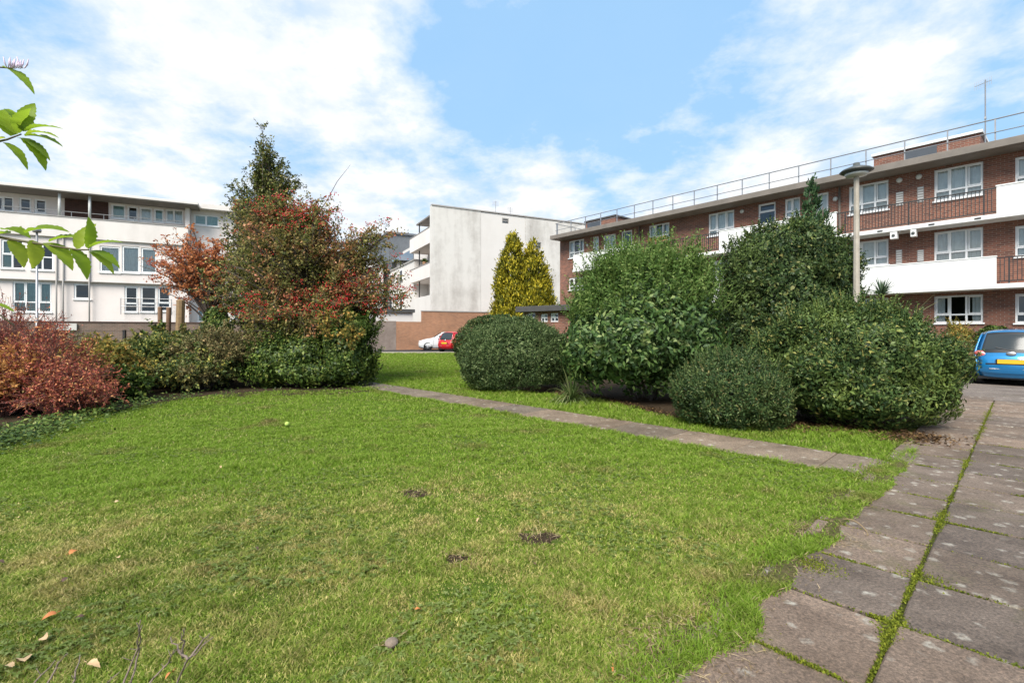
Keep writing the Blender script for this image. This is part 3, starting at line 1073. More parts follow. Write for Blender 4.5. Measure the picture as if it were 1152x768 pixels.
tag(m_.build('dry_stalk', M['thatch'], smooth=True), 'curved pale dry stalk at the lawn edge beside the slabs', 'stalk')


# ------------------------------------------------------------------ buildings
class Facade:
    """a straight front seen in the photograph; local x runs to the right along it, local y into the building"""
    def __init__(self, O, ex):
        self.O = np.array(O, float)
        self.ex = np.array(ex, float) / np.hypot(*ex)
        self.ny = np.array([-self.ex[1], self.ex[0]])
        self.rz = math.atan2(self.ex[1], self.ex[0])

    def s(self, px, off=0.):
        k = (px - CX) / F
        B = self.O + self.ny * off
        return (k * B[1] - B[0]) / (self.ex[0] - k * self.ex[1])

    def z(self, px, py, off=0.):
        s = self.s(px, off)
        Y = (self.O + self.ny * off + self.ex * s)[1]
        return PZ(py, Y)

    def rect(self, x0, x1, yt, yb, off=0.):
        xm = (x0 + x1) / 2
        return (self.s(x0, off), self.s(x1, off), self.z(xm, yb, off), self.z(xm, yt, off))


def wall_open(mb, s0, s1, z0, z1, ops, y, t=.25):
    """wall with real openings; front at y, reveals run back t"""
    xs = sorted({s0, s1, *[o[0] for o in ops if s0 < o[0] < s1], *[o[1] for o in ops if s0 < o[1] < s1]})
    zs = sorted({z0, z1, *[o[2] for o in ops if z0 < o[2] < z1], *[o[3] for o in ops if z0 < o[3] < z1]})
    for i in range(len(xs) - 1):
        for j in range(len(zs) - 1):
            cx, cz = (xs[i] + xs[i + 1]) / 2, (zs[j] + zs[j + 1]) / 2
            if any(o[0] < cx < o[1] and o[2] < cz < o[3] for o in ops): continue
            mb.quad((xs[i], y, zs[j]), (xs[i + 1], y, zs[j]), (xs[i + 1], y, zs[j + 1]), (xs[i], y, zs[j + 1]))
            mb.quad((xs[i + 1], y + t, zs[j]), (xs[i], y + t, zs[j]), (xs[i], y + t, zs[j + 1]), (xs[i + 1], y + t, zs[j + 1]))
    for (a0, a1, b0, b1) in ops:
        mb.quad((a0, y, b0), (a0, y + t, b0), (a0, y + t, b1), (a0, y, b1))
        mb.quad((a1, y + t, b0), (a1, y, b0), (a1, y, b1), (a1, y + t, b1))
        mb.quad((a0, y, b1), (a0, y + t, b1), (a1, y + t, b1), (a1, y, b1))
        mb.quad((a0, y + t, b0), (a0, y, b0), (a1, y, b0), (a1, y + t, b0))
    mb.quad((s0, y + t, z0), (s0, y, z0), (s0, y, z1), (s0, y + t, z1))
    mb.quad((s1, y, z0), (s1, y + t, z0), (s1, y + t, z1), (s1, y, z1))
    mb.quad((s0, y, z1), (s1, y, z1), (s1, y + t, z1), (s0, y + t, z1))


def add_window(root, op, y, n=3, transom=.3, curtain=None, fr=.055, mat='upvc', sill=True, cmat='curtain', glass='glass', ratio=None, cover=1.0, head=False):
    s0, s1, z0, z1 = op
    y0, y1 = y + .05, y + .12
    f = MB()
    f.box(s0, s0 + fr, y0, y1, z0, z1).box(s1 - fr, s1, y0, y1, z0, z1)
    f.box(s0 + fr, s1 - fr, y0, y1, z0, z0 + fr).box(s0 + fr, s1 - fr, y0, y1, z1 - fr, z1)
    ws = [(s1 - s0) * i / n for i in range(1, n)] if ratio is None else [(s1 - s0) * q for q in ratio]
    zt = z0 + (z1 - z0) * transom
    for w in ws:
        f.box(s0 + w - fr * .55, s0 + w + fr * .55, y0 - .004, y1 - .004, z0 + fr, z1 - fr)
    if transom:
        f.box(s0 + fr, s1 - fr, y0 - .008, y1 - .008, zt - fr * .5, zt + fr * .5)
    # opening casement: thicker inner sash in alternate lights
    edges = [0] + ws + [s1 - s0]
    for i in range(0, len(edges) - 1, 2):
        a0, a1 = s0 + edges[i] + fr, s0 + edges[i + 1] - fr * .6
        b0, b1 = (zt + fr * .5 if transom else z0 + fr), z1 - fr
        e = .035
        f.box(a0, a0 + e, y0 - .02, y1 - .03, b0, b1).box(a1 - e, a1, y0 - .02, y1 - .03, b0, b1)
        f.box(a0 + e, a1 - e, y0 - .02, y1 - .03, b0, b0 + e).box(a0 + e, a1 - e, y0 - .02, y1 - .03, b1 - e, b1)
    w = f.build('window', M[mat], root)
    p = MB()
    yp = (y0 + y1) / 2
    p.quad((s0 + fr * .5, yp, z0 + fr * .5), (s1 - fr * .5, yp, z0 + fr * .5), (s1 - fr * .5, yp, z1 - fr * .5), (s0 + fr * .5, yp, z1 - fr * .5))
    p.build('pane', M[glass], w)
    if sill:
        MB().box(s0 - .05, s1 + .05, y - .07, y + .05, z0 - .06, z0 - .004).build('sill', M[mat], w)
    if curtain:
        c = MB()
        ww = s1 - s0
        spans = {'full': [(0, 1)], 'sides': [(0, .22), (.78, 1)], 'half': [(0, .55)], 'blind': [(0, 1)], 'nets': [(0, 1)]}[curtain]
        zb = z0 + .04 if curtain != 'blind' else z0 + (z1 - z0) * (1 - cover)
        for a_, b_ in spans:
            c = MB()
            k = max(4, int((b_ - a_) * ww / .05))
            pts = []
            for i in range(k + 1):
                x = s0 + ww * (a_ + (b_ - a_) * i / k)
                pts.append((x, y + .15 + (.018 * math.sin(i * 1.9) if curtain != 'blind' else 0)))
            for i in range(k):
                c.quad((*pts[i], zb), (*pts[i + 1], zb), (*pts[i + 1], z1 - .02), (*pts[i], z1 - .02))
            c.build('curtain', M[cmat], w)
    return w


# ---- red brick flats on the right
fx = Facade((3.14, 34.9), (.648, -.762))
S0, S1 = fx.s(644), fx.s(1152) + 4.6            # ends of the balcony line
WY = .95                                        # wall stands behind the balcony front
flats = empty('brick_flats', 'three storey red brick flats with white balconies and a railed flat roof', 'flats', (*fx.O, 0), fx.rz)
Z_S1 = 3.10
Z_S2 = 5.67
Z_RB, Z_RT = 8.18, 8.46
wins = []   # (x0,x1,yt,yb,n,transom,curtain,ratio)
TOP = [(640, 657, 270, 289.5, 3, .3, 'sides', None), (667, 673.5, 266, 292, 1, 0, 'full', None), (679, 692.5, 264, 288, 2, .3, 'full', None),
       (699, 711, 259.5, 284, 1, .0, None, None), (730, 753, 252, 271, 3, .3, 'sides', None), (797, 826, 237.5, 264, 3, .25, 'full', None),
       (853, 872.5, 228.5, 262, 1, .72, None, None), (883, 900, 221, 244, 2, .3, 'full', None), (918, 932, 217, 255, 1, .3, 'full', None),
       (955, 999.5, 204.5, 238.5, 3, .32, 'nets', None), (1051, 1106, 184, 222.5, 3, .3, 'full', None), (1142, 1190, 173, 207, 3, .3, 'full', None)]
MID = [(640, 657, 312, 326, 3, .3, None, None), (730, 753, 303, 320, 3, .3, None, None), (797, 822, 293, 316, 3, .3, 'nets', None), (853, 872, 291, 318, 1, .7, None, None),
       (955, 999.5, 271, 299, 3, .3, 'nets', None), (1051, 1106, 258, 293, 3, .3, 'nets', None), (1142, 1190, 252, 287, 3, .3, 'full', None)]
GND = [(730, 753, 342, 358, 3, .3, None, None), (797, 822, 340, 358, 3, .3, None, None), (955, 999.5, 335.5, 362, 3, .3, 'half', None),
       (1051, 1106, 332, 363, 3, .3, 'sides', None), (1142, 1190, 329.5, 363, 3, .3, None, None)]
wallb = MB()
for k, (lst, z0, z1) in enumerate(((GND, -.1, Z_S1 - .02), (MID, Z_S1, Z_S2 - .02), (TOP, Z_S2, Z_RB))):
    ops = []
    for (x0, x1, yt, yb, n, tr, cu, ra_) in lst:
        r4 = list(fx.rect(x0, x1, yt, yb, WY))
        r4[2] = max(r4[2], z0 + .06)
        r4[3] = min(r4[3], z1 - .12)
        ops.append(tuple(r4))
        wins.append((tuple(r4), n, tr, cu, k))
    wallb.v, wallb.f = wallb.v, wallb.f
    wall_open(wallb, fx.s(630, WY), S1 + 1, z0 if k == 0 else z0 - .02, z1, ops, WY, .28)
wallb.build('wall', M['brick'], flats)
EL = fx.s(630, WY)
# rest of the body: end wall, back wall, floors, dim rooms
bd = MB()
bd.box(EL + .004, EL + .30, WY + .284, 9.6, -.1, Z_RB - .003)
bd.box(EL + .30, S1 + 1, 9.3, 9.596, -.1, Z_RB - .006)
bd.box(S1 + .7, S1 + .996, WY + .286, 9.3, -.1, Z_RB - .009)
bd.build('end_wall', M['brick'], flats)
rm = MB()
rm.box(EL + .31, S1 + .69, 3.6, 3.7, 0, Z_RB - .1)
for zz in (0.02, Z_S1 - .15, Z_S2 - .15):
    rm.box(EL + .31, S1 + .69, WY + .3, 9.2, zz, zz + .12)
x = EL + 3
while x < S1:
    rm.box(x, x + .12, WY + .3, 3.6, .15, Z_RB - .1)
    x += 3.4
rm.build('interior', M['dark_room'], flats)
for (op, n, tr, cu, k) in wins:
    add_window(flats, op, WY, n, tr, cu, fr=.06)
# balcony slabs
for zz in (Z_S1, Z_S2):
    sb = MB().box(S0, S1, 0, WY - .004, zz - .04, zz + .13)
    sb.build('balcony_slab', M['white'], flats, bevel=.01)
# panels and railings, in a chequer over two floors
cut = [fx.s(p) for p in (645, 714, 809, 941, 1121)] + [S1]
for zz, first in ((Z_S2, 0), (Z_S1, 1)):
    for i in range(len(cut) - 1):
        a_, b_ = cut[i], cut[i + 1]
        if (i + first) % 2 == 0:
            pz = MB()
            pz.box(a_, b_, -.015, .07, zz - .035, zz + 1.12).build('balcony_panel', M['panel'], flats, bevel=.008)
            MB().box(a_ - .02, b_ + .02, -.035, .09, zz + 1.123, zz + 1.165).build('panel_coping', M['white'], flats)
        else:
            rl = MB()
            rl.box(a_ + .01, b_ - .01, .02, .06, zz + 1.06, zz + 1.10)
            rl.box(a_ + .01, b_ - .01, .025, .055, zz + .20, zz + .235)
            x = a_ + .08
            while x < b_ - .04:
                rl.box(x, x + .022, .03, .052, zz + .236, zz + 1.058)
                x += .11
            x = a_ + .3
            while x < b_:
                rl.box(x, x + .045, .018, .063, zz + .135, zz + 1.055)
                x += 2.2
            rl.build('balcony_railing', M['iron'], flats)
# flat roof with fascia
MB().box(fx.s(620), S1 + 1.2, -.12, 9.9, Z_RB + .003, Z_RT).build('roof', M['fascia'], flats, bevel=.015)
MB().box(fx.s(620) + .1, S1 + 1, .05, 9.8, Z_RT + .003, Z_RT + .02).build('roof_felt', M['felt'], flats)
# vents, bulkhead lamps, brackets and outlets on the wall
vt = [(1008, 1016.5, 216, 231.5), (1032, 1039.5, 210, 227.5), (1008, 1015, 281, 297), (1032, 1039.5, 281, 294)]
for (x0, x1, yt, yb) in vt:
    s0_, s1_, z0_, z1_ = fx.rect(x0, x1, yt, yb, WY)
    b_ = MB()
    b_.box(s0_, s1_, WY - .03, WY - .003, z0_, z1_)
    v_ = b_.build('vent_panel', M['soffit'], flats, bevel=.006)
    g_ = MB()
    k = 6
    for i in range(k):
        zz = z0_ + (z1_ - z0_) * (i + .5) / k
        g_.box(s0_ + .02, s1_ - .02, WY - .042, WY - .032, zz - .02, zz + .012)
    g_.build('louvre', M['white'], v_)
for (px, py) in ((1012, 203), (1034, 199), (940, 224), (661, 276), (835, 238)):
    s_, z_ = fx.s(px, WY), fx.z(px, py, WY)
    b_ = MB()
    b_.lathe([(.10, 0), (.11, -.03), (.09, -.08), (.04, -.10)], 14, (s_, WY - .003, z_), 'y')
    b_.build('wall_lamp', M['lens'], flats, smooth=True)
for (x0, x1, yt, yb) in ((1001, 1009, 258, 266), (1024, 1030.5, 254, 262)):
    s0_, s1_, z0_, z1_ = fx.rect(x0, x1, yt, yb, 0)
    z1_ = Z_S2 - .043
    br_ = MB().box(s0_, s1_, .02, .30, z1_ - .30, z1_).build('balcony_bracket', M['white'], flats, bevel=.01)
    d_ = MB().lathe([(.05, 0), (.06, -.02), (.03, -.03)], 10, ((s0_ + s1_) / 2, .018, z1_ - .16), 'y')
    d_.build('lamp_lens', M['lampgreen'], br_)
for px in (990, 1048, 700, 1100):
    s_ = fx.s(px)
    MB().box(s_ - .09, s_ + .09, -.02, .0, Z_S2 + .02, Z_S2 + .07).build('drain_outlet', M['iron'], flats)
# downpipe
for px in (720, 945):
    s_ = fx.s(px, WY)
    MB().tube([(s_, WY - .07, .1), (s_, WY - .07, Z_RB - .05)], .045, 8).build('downpipe', M['fascia'], flats, smooth=True)
# window box with flowers under the fourth top window
s0_, s1_, z0_, z1_ = fx.rect(731, 752, 268, 274, WY)
wb = MB().box(s0_, s1_, WY - .28, WY - .08, z0_ - .05, z0_ + .13).build('window_box', M['terracotta'], flats, bevel=.01)
n = 420
A = np.stack([rng.uniform(s0_, s1_, n), rng.uniform(WY - .3, WY - .06, n), rng.uniform(z0_ + .1, z0_ + .36, n)], 1)
V, Fc = leaves(A, rnd(n) + [0, 0, .5], rnd(n), .07, .05)
big('flowers', V, Fc, M['box_yellow'], wb)
# roof railing
rr_ = MB()
ry = .55
sp0, sp1 = fx.s(625, ry), S1 + .8
step = (fx.s(1066, ry) - fx.s(835, ry)) / 6
x = fx.s(835, ry) - 14 * step
while x < sp0: x += step
RL = .98
posts = []
while x < sp1:
    rr_.box(x - .022, x + .022, ry - .022, ry + .022, Z_RT + .02, Z_RT + RL - .02)
    x += step
rr_.tube([(sp0, ry, Z_RT + RL), (sp1, ry, Z_RT + RL)], .024, 6)
rr_.tube([(sp0, ry - .035, Z_RT + .48), (sp1, ry - .035, Z_RT + .48)], .018, 6)
for k in range(5):
    rr_.box(sp0 - .02, sp0 + .022, ry + k * 2 + .1, ry + k * 2 + .144, Z_RT + .02, Z_RT + RL - .02)
rr_.tube([(sp0, ry + .03, Z_RT + RL), (sp0, 9.2, Z_RT + RL)], .024, 6)
rr_.build('roof_railing', M['galv'], flats)
# tank room on the roof
py_ = 1.7
for (x0, x1, ytop, dp, pan) in ((983, 1103, 163, 2.4, (1018, 1054)), (659, 692, 247, 2.2, (661, 676))):
    a_, b_ = fx.s(x0, py_), fx.s(x1, py_)
    zt = fx.z((x0 + x1) / 2, ytop, py_)
    ph = MB().box(a_, b_, py_, py_ + dp, Z_RT + .021, zt).build('roof_hut', M['brick'], flats)
    MB().box(a_ - .08, b_ + .08, py_ - .08, py_ + dp + .08, zt + .003, zt + .11).build('hut_roof', M['white'] if x0 > 900 else M['felt'], ph)
    MB().box(fx.s(pan[0], py_), fx.s(pan[1], py_), py_ - .03, py_ - .003, Z_RT + .1, zt - .08).build('hut_panel', M['slate_panel'], ph)
    MB().lathe([(.16, 0), (.16, .14), (.2, .16), (.06, .24)], 12, ((a_ + b_) / 2, py_ + dp / 2, zt + .11)).build('hut_vent', M['felt'], ph)
# aerial on the roof
s_ = fx.s(1108.5, 1.6)
zt = fx.z(1108.5, 90, 1.6)
ae = MB().tube([(s_, 1.6, Z_RT), (s_, 1.6, zt)], .025, 6)
ae.box(s_ - .03, s_ + .03, 1.55, 1.65, zt - 1.55, zt - 1.45)
ao = ae.build('aerial_mast', M['galv'], flats)
el = MB()
el.tube([(s_ - .28, 1.6 - .25, zt - .25), (s_ + .16, 1.6 + .15, zt - .02)], .012, 5)
for k in range(9):
    f_ = k / 8
    x, y, z_ = s_ - .28 + .44 * f_, 1.35 + .40 * f_, zt - .25 + .23 * f_
    el.tube([(x, y, z_ - .16), (x, y, z_ + .16)], .007, 4)
el.build('aerial_rods', M['galv'], ao)

# ---- pale rendered block in the middle
fw = Facade((-7.3, 44.), (.889, .458))
blk = empty('white_block', 'tall pale rendered block with a blank side wall and stepped balconies', 'apartment block', (*fw.O, 0), fw.rz)
ZT = 13.0
SW = 24.
a1, a2 = fw.s(541), fw.s(591)
small = [fw.rect(565, 572.5, 245.5, 251.5), fw.rect(565, 572, 280, 288), fw.rect(595, 609, 272, 279)]
for i, (p0, p1, mt) in enumerate(((0, a1 - .01, 'render_grey'), (a1 + .01, a2 - .01, 'render_white'), (a2 + .01, SW, 'render_grey'))):
    wm = MB()
    ops = [o_ for o_ in small if p0 < o_[0] and o_[1] < p1]
    wall_open(wm, p0, p1, 0, ZT - (0 if i == 0 else .06), ops, 0 if i != 1 else .02, .3)
    wm.build('side_wall', M[mt], blk)
for o_ in small:
    add_window(blk, o_, .0, 1, .5, None, fr=.06, mat='soffit', sill=False)
core = MB()
core.box(2.0, SW - .1, .32, 7.3, 0, ZT - .3)
core.build('core', M['render_white'], blk)
# fin return and loggias on the left
fin = MB()
fin.box(.004, 2.0, .305, .55, 0, ZT - .01)
fin.build('end_fin', M['render_grey'], blk)
MB().box(0, SW, -.06, .34, ZT + .003, ZT + .12).build('coping', M['soffit'], blk)
MB().box(1.9, SW, .345, 7.4, ZT - .297, ZT - .1).build('roof', M['felt'], blk)
lv = [(9.7, 11.14), (6.56, 7.88)]
for (zb, zt) in lv:
    MB().box(0.01, .16, .56, 7.4, zb, zt).build('balcony_front', M['render_cream'], blk)
    MB().box(.165, 1.99, .56, 7.4, zb, zb + .2).build('balcony_floor', M['render_cream'], blk)
    MB().box(-.03, .2, .56, 7.4, zt + .003, zt + .06).build('balcony_coping', M['soffit'], blk)
MB().box(.3, 2.4, .56, 6.0, 12.35, 12.5).build('canopy', M['fascia'], blk)
MB().box(.01, 1.99, .56, 7.4, 0, 4.9).build('lower_bay', M['render_white'], blk)
for (zb, zt) in ((11.15, 12.3), (7.9, 9.6), (4.95, 6.5)):
    MB().box(1.95, 1.99, 2.2, 4.4, zb - .6 if zb > 5 else zb, zt).build('balcony_door', M['slate_panel'], blk)
    MB().box(.3, .4, 5.0, 5.1, zb, zt + .05).build('balcony_post', M['iron'], blk)
pl = MB().lathe([(.16, 0), (.2, .3), (.19, .32)], 10, (.25, 3.0, 7.95))
po = pl.build('plant_pot', M['terracotta'], blk)
n = 160
A = np.array([.25, 3.0, 8.3]) + rng.normal(0, .05, (n, 3))
V, Fc = leaves(A, rnd(n) + [0, 0, .8], rnd(n), .35, .06)
big('pot_plant', V, Fc, M['lf_dark'], po)
for px in (557.5, 574):
    s_ = fw.s(px, 2)
    zt = fw.z(px, 226 if px < 560 else 233, 2)
    e_ = MB().tube([(s_, 2, ZT - .1), (s_, 2, zt)], .03, 5)
    for k in range(4):
        e_.tube([(s_ - .35, 2, zt - .1 - .12 * k), (s_ + .35, 2, zt - .1 - .12 * k)], .012, 4)
    e_.build('roof_aerial', M['galv'], blk)

# ---- terraced houses running back behind it
ter = empty('white_terrace', 'white terrace behind the hawthorn with a dark grey roof storey', 'terrace', (*fw.O, 0), fw.rz)
tm = MB()
tops = [(12, 13.2, 7.2, 8.6), (17, 18.2, 7.2, 8.6), (12, 13.2, 4, 5.6), (17, 18.4, 4, 5.6), (23, 24.5, 7.2, 8.6), (23, 24.5, 4, 5.6)]
# its long front faces left: build it turned, local x -> along y
bx = MB()
bx.box(.5, 9, 7.45, 32, 0, 9.0)
bx.build('wall', M['render_white'], ter)
for (y0, y1, z0, z1) in tops:
    f_ = MB().box(.44, .497, y0, y1, z0, z1).build('window', M['upvc'], ter)
    MB().box(.42, .437, y0 + .08, y1 - .08, z0 + .08, z1 - .08).build('pane', M['slate_panel'], f_)
MB().box(.4, 9, 7.4, 32, 9.003, 9.15).build('terrace_deck', M['soffit'], ter)
MB().box(.45, .5, 7.6, 17, 9.2, 10.3).build('glass_balustrade', M['glass_dark'], ter)
gb = MB().box(.2, 7, 18, 29, 9.16, 13.7)
go_ = gb.build('roof_storey', M['zinc'], ter, bevel=.05)
MB().box(.0, 7.2, 17.8, 29.2, 13.703, 13.95).build('roof', M['zinc'], ter)
MB().box(2.0, 7, 7.5, 17.9, 9.16, 11.6).build('upper_wall', M['render_white'], ter)
w_ = MB().box(3.2, 4.4, 7.42, 7.49, 9.9, 11.0).build('window', M['upvc'], ter)
bx = MB().box(-11, -.4, 18, 32, 0, 10.3)
bx.build('corner_house', M['render_white'], ter)
for (x0, z0) in ((-3.6, 8.2), (-7, 8.2), (-3.6, 5.2), (-7, 5.2), (-3.6, 2.4)):
    f_ = MB().box(x0, x0 + 1.1, 17.93, 17.995, z0, z0 + 1.4).build('window', M['upvc'], ter)
    MB().box(x0 + .07, x0 + 1.03, 17.91, 17.927, z0 + .07, z0 + 1.33).build('pane', M['slate_panel'], f_)
MB().box(-11.2, -.3, 17.7, 32, 10.303, 10.5).build('roof', M['felt'], ter)

# ---- boundary brick walls and the garage behind
fb = Facade((PX(475, 41.), 41.), (.889, .458))
bw = empty('brick_wall', 'tall orange brick wall behind the parked cars', 'wall', (*fb.O, 0), fb.rz)
MB().box(0, 14, 0, .33, 0, 3.25).build('brickwork', M['brick_bound'], bw)
MB().box(-.03, 14, -.04, .37, 3.253, 3.33).build('coping', M['soffit'], bw)
lw = empty('garden_wall', 'lower weathered wall left of the tall orange brick wall', 'wall', (*fb.O, 0), fb.rz)
MB().box(-2.2, -.01, .02, .3, 0, 2.36).build('brickwork', M['brick_bound'], lw)
MB().box(-14, -2.21, .02, .3, 0, 2.40).build('rendered_section', soil_mat('old_render', (.17, .13, .11), (.28, .23, .2), 1.2), lw)
gar = empty('garage', 'white flat roofed garage just behind the lower wall', 'garage', (*fb.O, 0), fb.rz)
MB().box(-13, -.2, 2.2, 8, 0, 3.2).build('wall', M['render_white'], gar)
MB().box(-13.2, -.05, 2.0, 8.2, 3.203, 3.5).build('roof', M['felt'], gar)
MB().box(-3.6, -3.45, 2.16, 2.197, 0, 3.2).build('drainpipe', M['iron'], gar)

# ---- cream maisonettes on the left
fl = Facade((PX(50, 30.), 30.), (.889, .458))
mai = empty('cream_maisonettes', 'three storey cream rendered maisonettes with a thin overhanging roof', 'maisonettes', (*fl.O, 0), fl.rz)
A0, A1 = fl.s(-70), fl.s(212)
zx = lambda py: fl.z(50, py)
Z_F1 = fl.z(50, 314.5)          # floor line between ground and first
Z_P0, Z_P1 = fl.z(30, 264.5), fl.z(30, 241)
Z_R = fl.z(30, 213)
gops, fops, tops_ = [], [], []
gw = [(14, 58, 317, 351, 3, .33, 'full', 'curtain_teal'), (83, 102, 319, 336.5, 1, 0, None, None), (140, 155, 322, 351, 1, .33, None, None), (158, 176, 322, 351, 1, .33, None, None), (177.5, 191.5, 322, 350, 1, .33, None, None)]
fwn = [(1, 26, 270, 302, 2, .5, 'half', 'curtain_teal'), (35, 60, 274, 304, 2, .5, None, None), (112, 135, 277, 306.5, 1, 0, 'full', 'curtain'), (137, 157, 277, 307, 1, 0, 'full', 'curtain'), (158.5, 176, 279, 307.5, 1, 0, 'full', 'curtain')]
twn = [(-8, 15, 221, 237, 2, 0, None, None), (21, 35, 222.5, 238.5, 1, 0, None, None), (38.5, 52, 224, 240, 1, 0, None, None),
       (125, 141, 230, 246, 1, 0, 'full', 'curtain_teal'), (143, 155, 232, 248, 1, 0, None, None), (157, 171, 233.5, 249.5, 1, 0, 'nets', 'curtain'), (173, 184, 235, 250, 1, 0, 'full', 'curtain_teal'), (186, 206, 236, 251, 2, 0, 'full', 'curtain')]
TY = 1.3
for lst, z0, z1, yy in ((gw, 0, Z_F1 - .05, .18), (fwn, Z_F1 + .0, Z_P0 - .02, .0), (twn, Z_P0 + .1, Z_R, TY)):
    ops = []
    for w in lst:
        r4 = list(fl.rect(w[0], w[1], w[2], w[3], yy))
        r4[2] = max(r4[2], z0 + .1)
        r4[3] = min(r4[3], z1 - .06)
        ops.append(tuple(r4))
    wm = MB()
    wall_open(wm, A0, A1, z0, z1, ops, yy, .25)
    wm.build('wall', M['render_cream'], mai)
    for w, o_ in zip(lst, ops):
        add_window(mai, o_, yy, w[4], w[5], w[6], fr=.07, cmat=w[7] or 'curtain', sill=True)
MB().box(A0, A1, -.16, TY - .01, Z_P0, Z_P1).build('parapet', M['parapet_grey'], mai, bevel=.02)
MB().box(A0, A1, -.2, -.0, Z_P1 + .003, Z_P1 + .05).build('parapet_coping', M['soffit'], mai)
MB().box(A0, A1, -.05, .17, Z_F1 - .049, Z_F1 - .003).build('string_course', M['soffit'], mai)
MB().box(A0 - .3, fl.s(224), -.55, 9, Z_R + .003, Z_R + .17).build('roof', M['parapet_grey'], mai, bevel=.02)
MB().box(A0 - .3, fl.s(223), -.5, 9.1, Z_R - .05, Z_R).build('soffit', M['fascia'], mai)
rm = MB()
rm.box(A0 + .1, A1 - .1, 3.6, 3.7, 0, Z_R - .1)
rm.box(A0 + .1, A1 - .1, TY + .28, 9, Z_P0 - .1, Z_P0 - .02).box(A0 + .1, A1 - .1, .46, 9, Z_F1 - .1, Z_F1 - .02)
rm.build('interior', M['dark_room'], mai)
MB().box(A1 - .25, A1, .5, 9, 0, Z_R - .06).build('end_wall', M['render_cream'], mai)
s0_, s1_ = fl.s(73, TY), fl.s(122, TY)
MB().box(s0_, s1_, TY - .05, TY - .004, Z_P1 - .3, Z_R - .055).build('brick_infill', M['brick_brown'], mai)
for px in (67, 101):
    s_ = fl.s(px, -.1)
    MB().tube([(s_, -.12, Z_P1 + .06), (s_, -.12, Z_R - .05)], .075, 8).build('terrace_post', M['white'], mai, smooth=True)
hr = MB()
s0_, s1_ = fl.s(2, -.1), fl.s(205, -.1)
hr.tube([(s0_, -.1, Z_P1 + .36), (s1_, -.1, Z_P1 + .36)], .025, 6)
x = s0_
while x < s1_:
    hr.tube([(x, -.1, Z_P1 + .05), (x, -.1, Z_P1 + .36)], .018, 5)
    x += 1.6
hr.build('terrace_rail', M['galv'], mai)
for px in (63.5, 71, 100.5):
    s_ = fl.s(px, -.05)
    MB().tube([(s_, -.06, .2), (s_, -.06, Z_P0 - .02)], .045, 8).build('downpipe', M['soffit'], mai, smooth=True)
rl = MB()
s0_, s1_ = fl.s(136, -.1), fl.s(193, -.1)
for zz in (fl.z(165, 336), fl.z(165, 345)):
    rl.tube([(s0_, -.1, zz), (s1_, -.1, zz)], .022, 5)
for f_ in (0, .33, .66, 1):
    x = s0_ + (s1_ - s0_) * f_
    rl.tube([(x, -.1, fl.z(165, 354)), (x, -.1, fl.z(165, 336))], .022, 5)
rl.build('window_rail', M['galv'], mai)
# lower wing to the right, partly behind the trees
wing = empty('cream_wing', 'set back cream wing behind the orange tree and hawthorn', 'building', (*fl.O, 0), fl.rz)
B0, B1 = A1 + .02, fl.s(300)
wm = MB()
gops = [fl.rect(262, 276, 340, 362, 1.2), fl.rect(222, 236, 338, 362, 1.2), fl.rect(218, 246, 242, 254, 1.2)]
wall_open(wm, B0, B1, 0, fl.z(240, 238, 1.2), gops, 1.2, .25)
wm.build('wall', M['render_cream'], wing)
for o_ in gops: add_window(wing, o_, 1.2, 2, 0, 'full', fr=.07, cmat='curtain_teal')
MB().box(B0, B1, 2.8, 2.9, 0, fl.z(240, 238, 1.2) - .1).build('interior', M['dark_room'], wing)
MB().box(B0, B1 + .3, .5, 8, fl.z(240, 238, 1.2) + .003, fl.z(240, 238, 1.2) + .35).build('roof', M['parapet_grey'], wing)
# brick wall along its front
fr_ = Facade((PX(50, 26.), 26.), (.889, .458))
gwall = empty('old_brick_wall', 'long weathered brown brick wall below the cream maisonettes', 'wall', (*fr_.O, 0), fr_.rz)
zz = PZ(362.5, 26.)
MB().box(fr_.s(-80), fr_.s(290), 0, .3, 0, zz).build('brickwork', M['brick_dull'], gwall)
MB().box(fr_.s(-80), fr_.s(290), -.03, .33, zz + .003, zz + .07).build('coping', M['brick_brown'], gwall)
MB().box(fr_.s(62), fr_.s(87), -.12, -.034, zz - .42, zz - .05).build('pale_slab', M['render_grey'], gwall)

# ---- small brick outhouse
ft = Facade((PX(590, 24.), 24.), (.76, -.65))
oh = empty('brick_outhouse', 'low flat roofed brick outhouse behind the clipped shrub', 'outhouse', (*ft.O, 0), ft.rz)
ops = [ft.rect(593, 602, 352, 362), ft.rect(608, 616, 353, 362), ft.rect(619, 628, 352, 362)]
wm = MB()
wall_open(wm, -.1, 5, 0, 2.45, ops, 0, .2)
wm.build('wall', M['brick'], oh)
for o_ in ops: add_window(oh, o_, 0, 2, .5, None, fr=.05, sill=False)
bx = MB().box(-.1, 4.9, .5, 3, 0, 2.44)
bx.build('interior', M['dark_room'], oh)
MB().box(-.3, 5.3, -.35, 3.3, 2.453, 2.72).build('roof', M['felt'], oh, bevel=.02)


